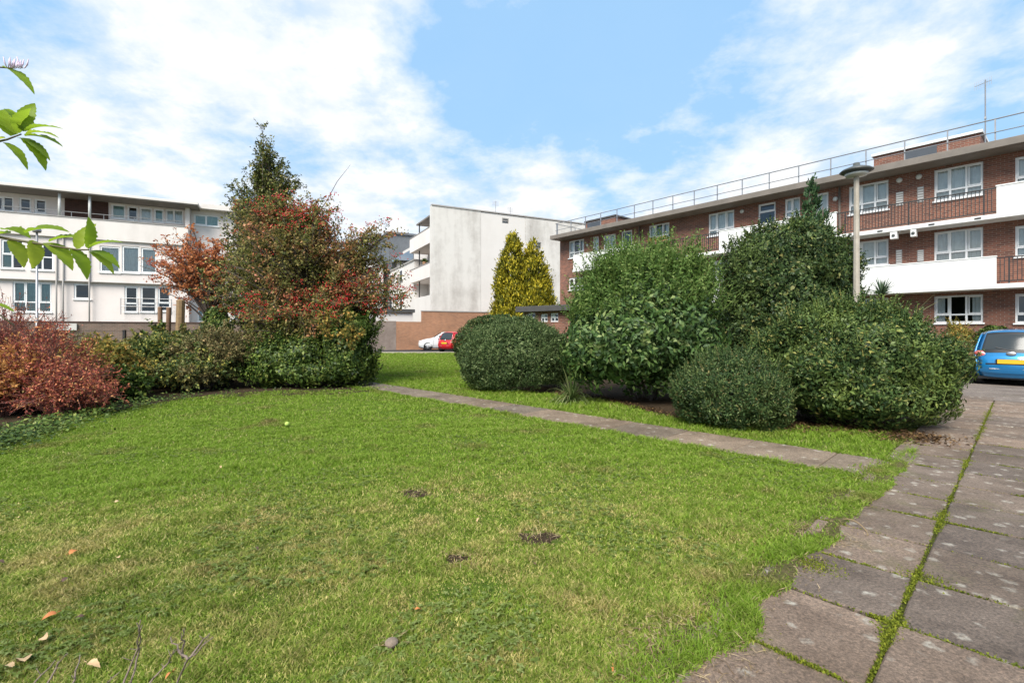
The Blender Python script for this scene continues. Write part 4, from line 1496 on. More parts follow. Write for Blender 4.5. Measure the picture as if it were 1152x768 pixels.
# ------------------------------------------------------------------ street furniture
lx, ly = PX(963.5, 10.5), 10.5
lamp = empty('street_lamp', 'concrete lamp post with a dark dish head among the shrubs', 'street lamp', (lx, ly, 0))
ztop = PZ(197, ly)
c_ = MB().lathe([(.10, 0), (.10, .9), (.07, 1.0), (.050, ztop - .05), (.042, ztop)], 8)
c_.build('post', M['concrete'], lamp)
hd = MB().lathe([(.05, 0), (.10, .02), (.26, .03), (.315, .06), (.27, .10), (.15, .15), (.07, .18), (.06, .24), (.02, .25)], 28, (0, 0, ztop + .02))
ho = hd.build('lamp_head', M['lampgreen'], lamp, smooth=True)
MB().lathe([(.06, 0), (.22, -.02), (.2, -.06), (.05, -.08)], 20, (0, 0, ztop + .045)).build('diffuser', M['lens'], ho, smooth=True)
lp = empty('lamp_column', 'thin grey lamp column in front of the cream maisonettes', 'street lamp', (PX(41.5, 20.), 20., 0))
MB().lathe([(.07, 0), (.07, 1.0), (.045, 1.05), (.038, PZ(262, 20.))], 10).build('post', M['galv'], lp, smooth=True)
zt = PZ(262, 20.)
MB().lathe([(.04, 0), (.13, .02), (.15, .12), (.1, .22), (.02, .26)], 14, (0, 0, zt)).build('lamp_head', M['galv'], lp, smooth=True)
for (px, Y, py, r_, mt, lab) in ((180, 16., 345, .07, 'timber', 'leftmost and slimmest of the brown timber stakes by the old brick wall'),
                                 (189, 16.4, 345.5, .075, 'timber', 'middle brown timber stake in the left bed'),
                                 (201, 15.6, 337, .125, 'timber_pale', 'thick yellowish lichened timber post in the left bed')):
    zt = PZ(py, Y)
    o = MB().lathe([(r_, -.1), (r_ * 1.02, zt * .5), (r_ * .97, zt - .03), (r_ * .7, zt)], 9).build('timber_post', M[mt], None, smooth=False)
    o.location = (PX(px, Y), Y, 0)
    o.rotation_euler = (ra.uniform(-.02, .02), ra.uniform(-.03, .03), 0)
    tag(o, lab, 'post')
wf = empty('wire_fence', 'thin black posts and wire fence behind the crimson shrub', 'fence', (0, 0, 0))
pts = []
for px in (-30, 61, 140, 205, 262):
    Y = 14.0 + (px - 61) * .016
    x = PX(px, Y)
    z_ = PZ(371, Y)
    MB().box(x - .035, x + .035, Y - .035, Y + .035, -.1, z_).build('post', M['iron'], wf)
    pts.append((x, Y, z_))
wr = MB()
for dz in (-.04, -.35, -.7):
    wr.tube([(x, y - .045, z_ + dz) for x, y, z_ in pts], .006, 4)
wr.build('wire', M['iron'], wf)


# ------------------------------------------------------------------ cars
def catmull(P, n):
    P = [np.array(p, float) for p in P]
    out = []
    for i in range(len(P) - 1):
        p0, p1, p2, p3 = P[max(i - 1, 0)], P[i], P[i + 1], P[min(i + 2, len(P) - 1)]
        for t in np.linspace(0, 1, n, endpoint=False):
            out.append(.5 * ((2 * p1) + (-p0 + p2) * t + (2 * p0 - 5 * p1 + 4 * p2 - p3) * t * t + (-p0 + 3 * p1 - 3 * p2 + p3) * t ** 3))
    out.append(P[-1])
    return np.array(out)


HATCH = [(-1.62, .24), (-1.69, .36), (-1.72, .52), (-1.69, .66), (-1.64, .78), (-1.60, .90), (-1.50, 1.10), (-1.36, 1.34), (-1.24, 1.43), (-.9, 1.465), (-.3, 1.475), (.25, 1.43),
         (.48, 1.35), (.85, 1.11), (1.10, .97), (1.40, .88), (1.60, .76), (1.69, .62), (1.70, .42), (1.62, .24)]
SALOON = [(-1.95, .26), (-2.02, .40), (-2.05, .6), (-2.02, .78), (-1.95, .90), (-1.70, 1.02), (-1.45, 1.22), (-1.2, 1.38), (-.7, 1.44), (-.1, 1.44), (.3, 1.38), (.75, 1.12), (1.0, .97), (1.4, .90),
          (1.8, .80), (2.0, .68), (2.07, .52), (2.05, .36), (1.95, .24)]


def car(name, label, prof, half, paint, loc, heading, plate=None, front=False):
    root = empty(name, label, 'car', loc, math.atan2(heading[1], heading[0]))
    S = catmull(prof, 4)
    n = len(S)
    LM = max(abs(S[:, 0]))

    def hw(x, z):
        a_ = half * (1 - .16 * (abs(x) / LM) ** 5)
        if z > .88: a_ *= 1 - .26 * ((z - .88) / .6) ** 1.15
        if z < .45: a_ *= 1 - .10 * ((.45 - z) / .25)
        return a_
    T = np.gradient(S, axis=0)
    Nn = np.stack([-T[:, 1], T[:, 0]], 1)
    Nn = unit(Nn)
    sgn = np.sign((Nn * (S - [0, .7])).sum(1))
    Nn *= np.where(sgn == 0, 1, sgn)[:, None]
    vs = np.linspace(-1, 1, 13)

    def over(i, v, off=0.):
        x, z = S[i]
        w = hw(x, z) - .035
        c = .055 * (1 - v * v) - .05 * max(0, abs(v) - .8) / .2 * .6
        return (x + Nn[i, 0] * (c + off), v * w, z + Nn[i, 1] * (c + off))
    b = MB()
    V, Fc = [], []
    for i in range(n):
        for v in vs: V.append(over(i, v))
    m_ = len(vs)
    for i in range(n - 1):
        for k in range(m_ - 1):
            Fc.append((i * m_ + k, i * m_ + k + 1, (i + 1) * m_ + k + 1, (i + 1) * m_ + k))
    # the underside closes the outline for the two flanks
    low = [(x, .21) for x in np.linspace(S[-1, 0] - .12, S[0, 0] + .12, 14)]
    SS = np.concatenate([S, np.array(low)])
    nn = len(SS)
    for (x, z) in low:
        for v in vs: V.append((x, v * (hw(x, z) - .035), z))
    for i in range(n - 1, nn):
        j = (i + 1) % nn
        for k in range(m_ - 1):
            Fc.append((i * m_ + k, i * m_ + k + 1, j * m_ + k + 1, j * m_ + k))
    ts = [.05, .14, .3, .55, .8, 1.0]
    for s in (-1, 1):
        st = len(V)
        for i in range(nn):
            x, z = SS[i]
            sx, sz = np.clip(x, -LM + .5, LM - .6), .62
            for t in ts:
                xx, zz = x + (sx - x) * t, z + (sz - z) * t
                V.append((xx, s * hw(xx, zz), zz))
        e = 0 if s < 0 else m_ - 1
        k6 = len(ts)
        for i in range(nn):
            j = (i + 1) % nn
            q = (i * m_ + e, j * m_ + e, st + j * k6, st + i * k6)
            Fc.append(q if s > 0 else q[::-1])
            for t in range(k6 - 1):
                q = (st + i * k6 + t, st + j * k6 + t, st + j * k6 + t + 1, st + i * k6 + t + 1)
                Fc.append(q if s > 0 else q[::-1])
    b.add(V, Fc)
    body = b.build('body', paint, root, smooth=True)
    mid = n // 2

    def patch(i0, i1, v0, v1, off, nm, mat, parent, inset_top=0.0):
        V, Fc = [], []
        kv = 9
        rows = list(range(i0, i1 + 1))
        for i in rows:
            for k in range(kv):
                V.append(over(i, v0 + (v1 - v0) * k / (kv - 1), off))
        for a_ in range(len(rows) - 1):
            for k in range(kv - 1):
                Fc.append((a_ * kv + k, a_ * kv + k + 1, (a_ + 1) * kv + k + 1, (a_ + 1) * kv + k))
        p = MB()
        p.add(V, Fc)
        return p.build(nm, mat, parent, smooth=True)
    rear = [i for i in range(mid) if .93 <= S[i, 1] <= 1.36 and S[i, 0] < 0]
    frontw = [i for i in range(mid, n) if 1.0 <= S[i, 1] <= 1.38 and S[i, 0] > 0]
    hatchtrim = [i for i in range(mid) if .84 <= S[i, 1] <= 1.40 and S[i, 0] < 0]
    patch(hatchtrim[0], hatchtrim[-1], -.86, .86, .004, 'rear_trim', CARM['black'], root)
    patch(rear[0], rear[-1], -.80, .80, .010, 'rear_window', CARM['glass'], root)
    patch(frontw[0], frontw[-1], -.88, .88, .008, 'windscreen', CARM['glass'], root)
    # side windows
    xr = S[rear[-1], 0] + .12
    xf = S[frontw[0], 0]
    top = lambda x: np.interp(x, S[rear[0]:frontw[-1] + 1, 0], S[rear[0]:frontw[-1] + 1, 1])
    for s in (-1, 1):
        for (x0, x1) in ((xr, -.28), (-.20, S[frontw[-1], 0] - .28)):
            V, Fc = [], []
            k1 = 8
            for i in range(k1 + 1):
                x = x0 + (x1 - x0) * i / k1
                zt = max(top(x) - .10, .95)
                for j in range(5):
                    z_ = .93 + (zt - .93) * j / 4
                    V.append((x, s * (hw(x, z_) + .008), z_))
            for i in range(k1):
                for j in range(4):
                    q = (i * 5 + j, (i + 1) * 5 + j, (i + 1) * 5 + j + 1, i * 5 + j + 1)
                    Fc.append(q if s < 0 else q[::-1])
            p = MB()
            p.add(V, Fc)
            p.build('side_window', CARM['glass'], root, smooth=True)
    wb = LM * .70
    for s in (-1, 1):
        for x in (-wb, wb * .97):
            ypos = hw(x, .45) - .12
            w_ = MB().lathe([(.19, -.085), (.27, -.085), (.295, -.06), (.30, 0), (.295, .06), (.27, .085), (.19, .085)], 28, (x, s * ypos, .30), 'y').build('wheel', CARM['tyre'], root, smooth=True)
            rim = MB().lathe([(.205, 0), (.20, .012), (.17, .0), (.06, .02), (.03, .03)], 24, (0, 0, 0), 'y')
            ro = rim.build('rim', CARM['alloy'], w_, smooth=True)
            ro.location = (x, s * (ypos + .078), .30)
            ro.scale = (1, s, 1)
            ar = MB().lathe([(.345, -.03 * s), (.345, .012 * s), (.30, .012 * s), (.30, -.03 * s)], 28, (x, s * (hw(x, .5) - .004), .31), 'y')
            ar.build('wheel_arch', CARM['black'], root, smooth=False)
        # mirrors
        mx = S[frontw[-1], 0] - .30
        mi = MB()
        mi.lathe([(.02, -.10), (.07, -.07), (.085, 0), (.07, .07), (.02, .09)], 12, (mx, s * (hw(mx, .98) + .12), 1.0), 'y')
        mi.tube([(mx, s * (hw(mx, .95) - .03), .96), (mx, s * (hw(mx, .95) + .08), .98)], .025, 6)
        mi.build('door_mirror', paint, root, smooth=True)
        # tail and head lights, set on the corners
        for (x, z_, nm, mt) in ((-LM + .055, .83, 'tail_light', CARM['red']), (LM - .13, .68, 'headlight', CARM['lamp'])):
            half_prof = S[:mid] if nm == 'tail_light' else S[mid:][::-1]
            order = np.argsort(half_prof[:, 1])
            xs = float(np.interp(z_, half_prof[order, 1], half_prof[order, 0]))
            x = xs + (.045 if xs < 0 else -.045)
            yy = s * (hw(x, z_) - .155)
            bm = bmesh.new()
            bmesh.ops.create_uvsphere(bm, u_segments=18, v_segments=10, radius=1)
            for v in bm.verts:
                sh = 1 - .45 * max(0, -s * v.co.y)          # tapers towards the middle of the car
                v.co = Vector((x + v.co.x * .075, yy + v.co.y * .165, z_ + v.co.z * .105 * sh + .03 * s * v.co.y))
            for f_ in bm.faces: f_.smooth = True
            me = bpy.data.meshes.new(nm)
            bm.to_mesh(me)
            bm.free()
            link(nm, me, mt, root)
        dh = MB().box(-.05, .10, s * (hw(0, .82) + .0) - .012, s * (hw(0, .82)) + .02, .81, .845)
        dh.build('door_handle', paint, root, bevel=.008)
    for s in (-1, 1):
        for xg in (S[frontw[-1], 0] + .10, -.24, -LM * .52):
            g_ = MB()
            zs_ = np.linspace(.34, .90, 8)
            for a_, b_ in zip(zs_[:-1], zs_[1:]):
                q = [(xg - .006, s * (hw(xg, a_) + .003), a_), (xg + .006, s * (hw(xg, a_) + .003), a_), (xg + .006, s * (hw(xg, b_) + .003), b_), (xg - .006, s * (hw(xg, b_) + .003), b_)]
                g_.quad(*(q if s < 0 else q[::-1]))
            g_.build('shut_line', CARM['black'], root)
    i_s = [i for i in range(mid) if .53 <= S[i, 1] <= .60 and S[i, 0] < 0]
    if len(i_s) > 1: patch(i_s[0], i_s[0] + 1, -.93, .93, .003, 'hatch_seam', CARM['black'], root)
    # bumpers and plates
    i_b = [i for i in range(mid) if .36 <= S[i, 1] <= .50 and S[i, 0] < 0]
    patch(i_b[0], i_b[-1], -.95, .95, .02, 'bumper', paint, root)
    MB().box(-LM - .062, -LM + .03, -.42, .42, .44, .462).build('bumper_trim', CARM['alloy'], root, bevel=.006)
    if plate:
        MB().box(-LM - .062, -LM + .05, -.29, .29, .585, .715).build('plate_recess', CARM['black'], root, bevel=.01)
        MB().box(-LM - .072, -LM - .063, -.26, .26, .595, .705).build('number_plate', plate, root, bevel=.003)
    MB().lathe([(.075, 0), (.07, -.012), (.02, -.02)], 18, (0, -LM + .02, .86), 'y')
    bm = bmesh.new()
    bmesh.ops.create_uvsphere(bm, u_segments=16, v_segments=8, radius=1)
    for v in bm.verts: v.co = Vector((-LM + .02 + v.co.x * .03, v.co.y * .10, .86 + v.co.z * .055))
    for f_ in bm.faces: f_.smooth = True
    me = bpy.data.meshes.new('badge')
    bm.to_mesh(me)
    bm.free()
    link('badge', me, CARM['alloy'], root)
    wi = MB().tube([(S[rear[0], 0] - .07, 0, S[rear[0], 1] + .0), (S[rear[0], 0] - .03, .3, S[rear[0], 1] + .08)], .012, 5)
    wi.build('wiper', CARM['black'], root)
    MB().box(-LM + .1, LM - .15, -half + .15, half - .15, .17, .24).build('underbody', CARM['black'], root)
    return root


CARM = {'black': plain('car_black_trim', (.012, .012, .013), (.016, .016, .017), .4, 5),
        'tyre': plain('tyre_rubber', (.018, .018, .018), (.026, .025, .024), .85, 30),
        'alloy': plain('alloy_silver', (.55, .55, .56), (.48, .48, .5), .3, 10, metallic=.8),
        'red': plain('tail_lens', (.45, .06, .06), (.55, .16, .15), .15, 18, coat=1),
        'lamp': plain('head_lens', (.7, .72, .74), (.55, .57, .6), .1, 12, coat=1),
        'glass': plain('car_glass', (.035, .042, .045), (.028, .034, .036), .13, 1, spec=.45)}
blue = plain('blue_car_paint', (.012, .20, .46), (.01, .17, .41), .3, 1, metallic=.35, coat=1)
red = plain('red_car_paint', (.52, .012, .018), (.45, .01, .015), .3, 1, coat=1)
whitep = plain('silver_white_paint', (.70, .71, .71), (.62, .63, .63), .3, 1, coat=1)
yplate = plain('yellow_plate', (.72, .42, .02), (.66, .38, .02), .4, 10)
hdg = np.array([math.sin(R(48)), math.cos(R(48))])
rgt = np.array([hdg[1], -hdg[0]])
cp = np.array([PX(1091, 13.4), 13.4]) + rgt * .80 + hdg * 1.72
car('blue_car', 'bright blue hatchback parked on the forecourt by the brick flats', HATCH, .80, blue, (*cp, .028), hdg, yplate)
car('red_car', 'red hatchback parked with its back towards the lawn', HATCH, .80, red, (PX(517, 37.4), 37.4, .02), (.55, .83), yplate)
car('white_car', 'silver white car parked nose out beside the red car', SALOON, .86, whitep, (PX(500, 39.6), 39.6, .02), (-.965, -.26), None)

# ------------------------------------------------------------------ right shrubs
shrub('clipped_shrub', 'rounded clipped olive green shrub standing alone by the path', 'shrub', (PX(581, 12.4), 12.4, 0),
      [((0, 0, .82), (1.42, 1.25, .98)), ((.35, .1, .75), (1.15, 1.1, .85)), ((-.45, 0, .62), (.95, 1.0, .72))], 64000, .055, .022, M['lf_clipped'], 11, .06, .03, out=.9, up=.35, jit=.9, shoots=900, shoot_len=.2, shoot_z=-.2)
shrub('clipped_shrub', 'low rounded green shrub half hidden behind the olive clipped shrub', 'shrub', (PX(559, 17.), 17., 0),
      [((0, 0, .95), (1.45, 1.3, 1.10))], 36000, .065, .028, M['lf_privet'], 12, .06, .03, out=.8, up=.3, jit=.8)
shrub('glossy_shrub', 'big broad leaved evergreen with feathery light green top', 'shrub', (PX(722, 10.5), 10.5, 0),
      [((0, 0, 1.55), (1.60, 1.45, 1.35)), ((-.45, -.1, 1.2), (1.35, 1.35, 1.2)), ((.5, 0, 1.25), (1.3, 1.3, 1.3)), ((.1, .1, 2.25), (1.2, 1.1, .75))],
      60000, .105, .046, M['lf_glossy'], 13, .15, .13, tang=1.0, out=.5, up=-.25, jit=.6, shoots=2200, shoot_len=.80, shoot_mat=M['lf_shoot'], shoot_z=.45)
shrub('tall_evergreen', 'tallest dark dense rounded evergreen beside the concrete lamp post', 'shrub', (PX(884, 13.1), 13.1, 0),
      [((0, 0, 2.2), (1.75, 1.6, 1.75)), ((.0, 0, 2.95), (1.72, 1.5, 1.42)), ((-.15, 0, 1.2), (1.7, 1.6, 1.3)), ((.5, .1, 2.6), (1.25, 1.2, 1.3))],
      85000, .085, .042, M['lf_dark'], 14, .12, .12, shoots=1100, shoot_len=.38, shoot_mat=M['lf_dark'], shoot_z=0, lfr=(2.5, 10))
shrub('low_shrub', 'small low ball shaped evergreen at the path edge', 'shrub', (PX(824, 7.6), 7.6, 0),
      [((0, 0, .50), (.84, .80, .60)), ((.2, 0, .36), (.70, .75, .46)), ((-.3, 0, .38), (.56, .65, .46))], 52000, .042, .018, M['lf_privet'], 15, .12, .10, out=.8, up=.3, jit=.8, shoots=700, shoot_len=.24, shoot_z=-.2)
shrub('spreading_evergreen', 'wide spreading dark evergreen overhanging the paved walk', 'shrub', (PX(956, 7.8), 7.8, 0),
      [((0, 0, .95), (1.30, 1.2, .92)), ((.45, 0, .88), (.98, 1.05, .68)), ((-.50, .1, .85), (.88, 1.0, .82)), ((.25, .1, 1.25), (.95, .9, .62)), ((.1, -.1, .5), (1.2, 1.1, .55))],
      95000, .060, .028, M['lf_spread'], 16, .13, .11, shoots=1300, shoot_len=.30, shoot_z=-.2, lfr=(3, 12))
# dark conifer tip behind the tall evergreen
def cone_tree(name, label, loc, tips, n_cl, per, L, W, mat, seed, cat='conifer', bark='bark', clump=.22, up=1.0, flare=.8):
    r = np.random.default_rng(seed)
    root = empty(name, label, cat, loc)
    A, D, Nn = [], [], []
    mb = MB()
    for (cx, cy, h, rad, wt) in tips:
        mb.tube([(cx * .4, cy * .4, -.05), (cx * .8, cy * .8, h * .4), (cx, cy, h * .97)], [.11, .07, .015], 7)
        for i in range(int(n_cl * wt)):
            z = h * (1 - (1 - .02) * r.uniform(0, 1) ** .60)
            f = 1 - z / h
            rr = rad * (f ** flare) * (1 - .35 * max(0, f - .8) / .2)
            a_ = r.uniform(0, 6.283)
            q = rr * (.55 + .5 * r.uniform() ** .5) * r.uniform(.8, 1.18)
            c = np.array([cx + q * math.cos(a_), cy + q * math.sin(a_), z])
            o_ = np.array([math.cos(a_), math.sin(a_), 0])
            k = int(per * r.uniform(.6, 1.3))
            cs = clump * (.45 + .65 * min(1, rr / (rad * .6)))
            A.append(c + r.normal(size=(k, 3)) * cs * np.array([.5, .5, .75]))
            D.append(o_ * .5 + np.array([0, 0, up]) + r.normal(size=(k, 3)) * .45)
            Nn.append(o_ + r.normal(size=(k, 3)) * .6)
            if i % 3 == 0 and rr > .2:
                mb.tube([(cx * .9, cy * .9, max(.2, z - .3 * rr)), tuple(c)], [.018, .006], 4, False)
    A, D, Nn = map(np.concatenate, (A, D, Nn))
    k = A[:, 2] > .02
    A, D, Nn = A[k], D[k], Nn[k]
    s = r.uniform(.6, 1.3, len(A))
    V, Fc = leaves(A, D, Nn, L * s, W * s)
    mb.build('trunk', M[bark], root, smooth=True)
    big('crown', V, Fc, mat, root)
    return root


cone_tree('dark_conifer', 'dark green conifer tip rising behind the tall evergreen', (PX(911, 16.), 16., 0),
          [(0, 0, PZ(203, 16.), .95, 1.0), (.5, .1, PZ(226, 16.), .5, .5), (-.35, .1, PZ(236, 16.), .5, .4)], 260, 55, .16, .05, M['lf_conifer'], 31)
cone_tree('golden_conifer', 'golden yellow conifer with two peaks before the pale block', (PX(588, 30.), 30., 0),
          [(-.62, 0, PZ(264, 30.), 1.5, 1.0), (.66, 0, PZ(272, 30.), 1.6, 1.0)], 420, 80, .20, .075, M['lf_gold'], 32, clump=.28, flare=.62)

# strappy clump, cordyline, hedge by the flats
def strap(name, label, cat, loc, n, L, W, mat, seed, z0=0., stem=0., droop=.6, gr=None):
    r = np.random.default_rng(seed)
    root = empty(name, label, cat, loc, 0, gr)
    b = MB()
    for i in range(n):
        a_, e_ = r.uniform(0, 6.283), r.uniform(.25, 1.35)
        d = np.array([math.cos(a_) * math.cos(e_), math.sin(a_) * math.cos(e_), math.sin(e_)])
        side = np.array([-math.sin(a_), math.cos(a_), 0])
        l_ = L * r.uniform(.6, 1.15)
        pts = [np.array([0, 0, z0]) + d * l_ * t - np.array([0, 0, droop * l_ * (t ** 2.2) * math.cos(e_)]) for t in np.linspace(0, 1, 6)]
        V, Fc = [], []
        for j, p in enumerate(pts):
            w = W / 2 * (1 - (j / 5) ** 2) + .001
            V += [p - side * w, p + side * w]
        for j in range(5): Fc.append((2 * j, 2 * j + 1, 2 * j + 3, 2 * j + 2))
        b.add(V, Fc)
    b.build('foliage', mat, root, smooth=True)
    if stem:
        MB().tube([(0, 0, -.05), (.02, .01, stem)], [.07, .05], 8).build('trunk', M['bark'], root)
    return root


strap('strap_leaved_plant', 'arching strappy clump at the foot of the glossy shrub', 'plant', (*G(643, 452), 0), 190, .95, .022, M['lf_strap'], 41, droop=1.0)
strap('cordyline', 'spiky leaved cordyline showing above the spreading evergreen', 'plant', (PX(992, 13.6), 13.6, 0), 80, .62, .045, M['lf_cord'], 42, z0=2.5, stem=2.5, droop=.35)
strap('thin_reed', 'thin dry reedy stems left of the spreading evergreen top', 'plant', (PX(1022, 11.2), 11.2, 0), 9, .95, .02, M['lf_strap'], 43, z0=1.75, stem=1.75, droop=.1)

hp = np.array([PX(1072, 15.8), 15.8])
hv = np.array([.648, -.762])
hedge = shrub('low_hedge', 'low trimmed hedge along the foot of the brick flats', 'hedge', (hp[0], hp[1], 0),
              [((i * .9 * hv[0], i * .9 * hv[1], .5), (.85, .75, .68 + .06 * (i % 2))) for i in range(-4, 7)], 62000, .07, .035, M['lf_mixed'], 51, .1, .06)
shrub('window_shrub', 'small bright green bush under the ground floor windows', 'shrub', (PX(1118, 16.4), 16.4, 0),
      [((0, 0, 1.05), (.62, .5, .62)), ((0, 0, .5), (.5, .4, .5))], 9000, .075, .035, M['lf_ivy'], 52, .1, .08)
shrub('window_shrub', 'sparse yellow green bush under the ground floor windows', 'shrub', (PX(1079, 16.9), 16.9, 0),
      [((0, 0, 1.15), (.5, .4, .55)), ((.1, 0, .5), (.4, .4, .5))], 3500, .07, .035, M['lf_yellow'], 53, .2, .12, shoots=60, shoot_len=.4)
shrub('rusty_shrub', 'brownish pink flowering shrub at the hedge end near the blue car', 'shrub', (PX(1092, 14.6), 14.6, 0),
      [((0, 0, .55), (.6, .5, .58))], 6000, .06, .03, M['lf_brown'], 54, .15, .1)

# ------------------------------------------------------------------ left border
# big holly / conifer
hx, hy_ = PX(297, 15.8), 15.8
zt = PZ(143, hy_)
limb_tree('holly_tree', 'tall dark holly with a pointed top behind the hawthorn', 'tree', (hx, hy_, 0),
          [(0, 0, -.1), (.05, 0, 2), (-.02, 0, 4.5), (0, 0, zt - 1.8), (-.04, 0, zt - .6)], .15,
          [((0, 0, 2.7), (1.9, 1.7, 1.5)), ((0, 0, 4.1), (1.65, 1.5, 1.3)), ((.1, 0, 5.2), (1.42, 1.2, 1.0)), ((-.05, 0, 6.1), (1.08, .95, .85)), ((.62, 0, 6.3), (.5, .4, .7)), ((-.05, 0, 7.0), (.5, .45, .75)), ((-.05, 0, 7.55), (.28, .28, .5)), ((-.05, 0, 8.05), (.16, .16, .45)), ((-.05, 0, 7.9), (.2, .2, .5))],
          360, 10, 14, .095, .05, M['lf_holly'], 61, spread=.36, limb_r=.035, start=(.2, .97), leafdir_up=.25)
# hawthorn with red berries
wx, wy = PX(345, 13.9), 13.9


def zz_(py, Y=13.9): return PZ(py, Y)


haw, tips, A = limb_tree('hawthorn_tree', 'spreading hawthorn with red berries and russet leaves', 'tree', (wx, wy, 0),
          [(0, 0, -.1), (-.05, 0, 1.2), (.05, .05, 2.4), (.0, 0, 3.6), (-.1, 0, 4.6)], .13,
          [((-.35, 0, 3.5), (2.0, 1.7, 1.35)), ((-.9, 0, 4.35), (1.25, 1.2, .85)), ((.35, 0, 4.2), (1.0, 1.0, .95)), ((-.5, -.2, 4.85), (1.1, .9, .55)), ((.5, 0, 4.9), (.8, .7, .45)), ((-1.3, -.2, 5.1), (.8, .6, .4)),
           ((1.7, 0, 2.85), (1.35, 1.1, .6)), ((1.7, .1, 3.75), (1.2, .9, .5)), ((2.3, -.1, 2.55), (.75, .8, .5)), ((2.2, 0, 4.3), (.6, .6, .3)), ((-.2, -1.2, 1.75), (1.7, .6, .5)), ((.2, -1.1, 2.2), (1.6, .5, .5)), ((-.1, -.2, 2.3), (1.9, 1.4, .7)), ((-1.7, 0, 2.9), (.9, .9, 1.0))],
          480, 11, 13, .078, .052, M['lf_haw'], 62, spread=.44, droop=.12, limb_r=.05, start=(.2, .95))
# berries in clusters near twig tips
r = np.random.default_rng(8)
w8 = np.clip(.25 + .9 * lumps(77, 10, (1.0, 2.5))(tips), .02, 1) * (tips[:, 2] > 1.8)
pick = tips[r.choice(len(tips), 480, p=w8 / w8.sum(), replace=False)]
bv, bf = [], []
octa = np.array([(1, 0, 0), (-1, 0, 0), (0, 1, 0), (0, -1, 0), (0, 0, 1), (0, 0, -1)], float)
of = np.array([(0, 2, 4), (2, 1, 4), (1, 3, 4), (3, 0, 4), (2, 0, 5), (1, 2, 5), (3, 1, 5), (0, 3, 5)])
cl_ = []
for p in pick:
    k = r.integers(7, 20)
    cl_.append(p + r.normal(size=(k, 3)) * np.array([.09, .09, .05]))
cl_ = np.concatenate(cl_)
V = (cl_[:, None, :] + octa[None] * r.uniform(.014, .022, (len(cl_), 1, 1))).reshape(-1, 3)
Fc = (of[None] + (np.arange(len(cl_)) * 6)[:, None, None]).reshape(-1, 3)
big('berries', V, Fc, M['berry'], haw, smooth=True)['kind'] = 'stuff'
# one long bare shoot
sh = MB()
p0 = np.array([PX(368, 13.9) - wx, 0, zz_(225)])
p1 = np.array([PX(393, 13.9) - wx, .1, zz_(184)])
sh.tube([p0 - (p1 - p0) * 1.4, p0 - (p1 - p0) * .4, p0, (p0 + p1) / 2 + [-.05, 0, .02], p1], [.016, .013, .011, .008, .003], 5)
sh.build('long_shoot', M['bark'], haw)

# orange tree
ox, oy = PX(238, 17.), 17.
limb_tree('orange_tree', 'orange and red autumn tree with a forked bare trunk', 'tree', (ox, oy, 0),
          [(0, 0, -.1), (.02, 0, 1.0), (-.05, 0, 1.9), (-.15, 0, 2.7), (-.2, 0, 3.5)], .19,
          [((-.65, 0, 4.0), (1.65, 1.4, .95)), ((-1.35, 0, 3.4), (.85, .9, .75)), ((.2, 0, 3.7), (1.2, 1.1, .9)), ((-.5, 0, 4.6), (1.1, 1.0, .5)), ((.9, 0, 3.0), (.8, .8, .7))],
          120, 9, 9, .10, .06, M['lf_orange'], 63, spread=.38, droop=.1, limb_r=.055, start=(.36, .85), twig_r=.007, shell_only=.6)
# ivy on the forked trunk
shrub('ivy_clump', 'ivy growing round the foot of the orange tree', 'ivy', (ox + .35, oy - .3, 0), [((0, 0, 1.2), (.55, .4, 1.0))], 6000, .07, .05, M['lf_ivy'], 64, .2, .1)
# ivy mound under the hawthorn
shrub('ivy_mound', 'dense dark green ivy mound under the hawthorn', 'shrub', (PX(352, 13.2), 13.2, 0),
      [((0, -.1, .40), (1.55, .95, .48)), ((0, .1, .75), (1.35, .9, .80)), ((.85, -.05, .80), (.85, .85, .85)), ((-.85, 0, .6), (.75, .8, .7)), ((.95, .15, 1.45), (.65, .6, .65))],
      50000, .080, .05, M['lf_ivy'], 65, .24, .24, out=.3, up=-.3, shoots=600, shoot_len=.4, shoot_z=-.1, lfr=(2, 9))




shrub('lavender_bush', 'small grey lavender bush in the border', 'shrub', (PX(143, 11.3), 11.0, 0),
      [((0, 0, .42), (.38, .34, .42))], 3600, .09, .012, M['lf_lav'], 70, .2, .1, out=1.4, up=.6)





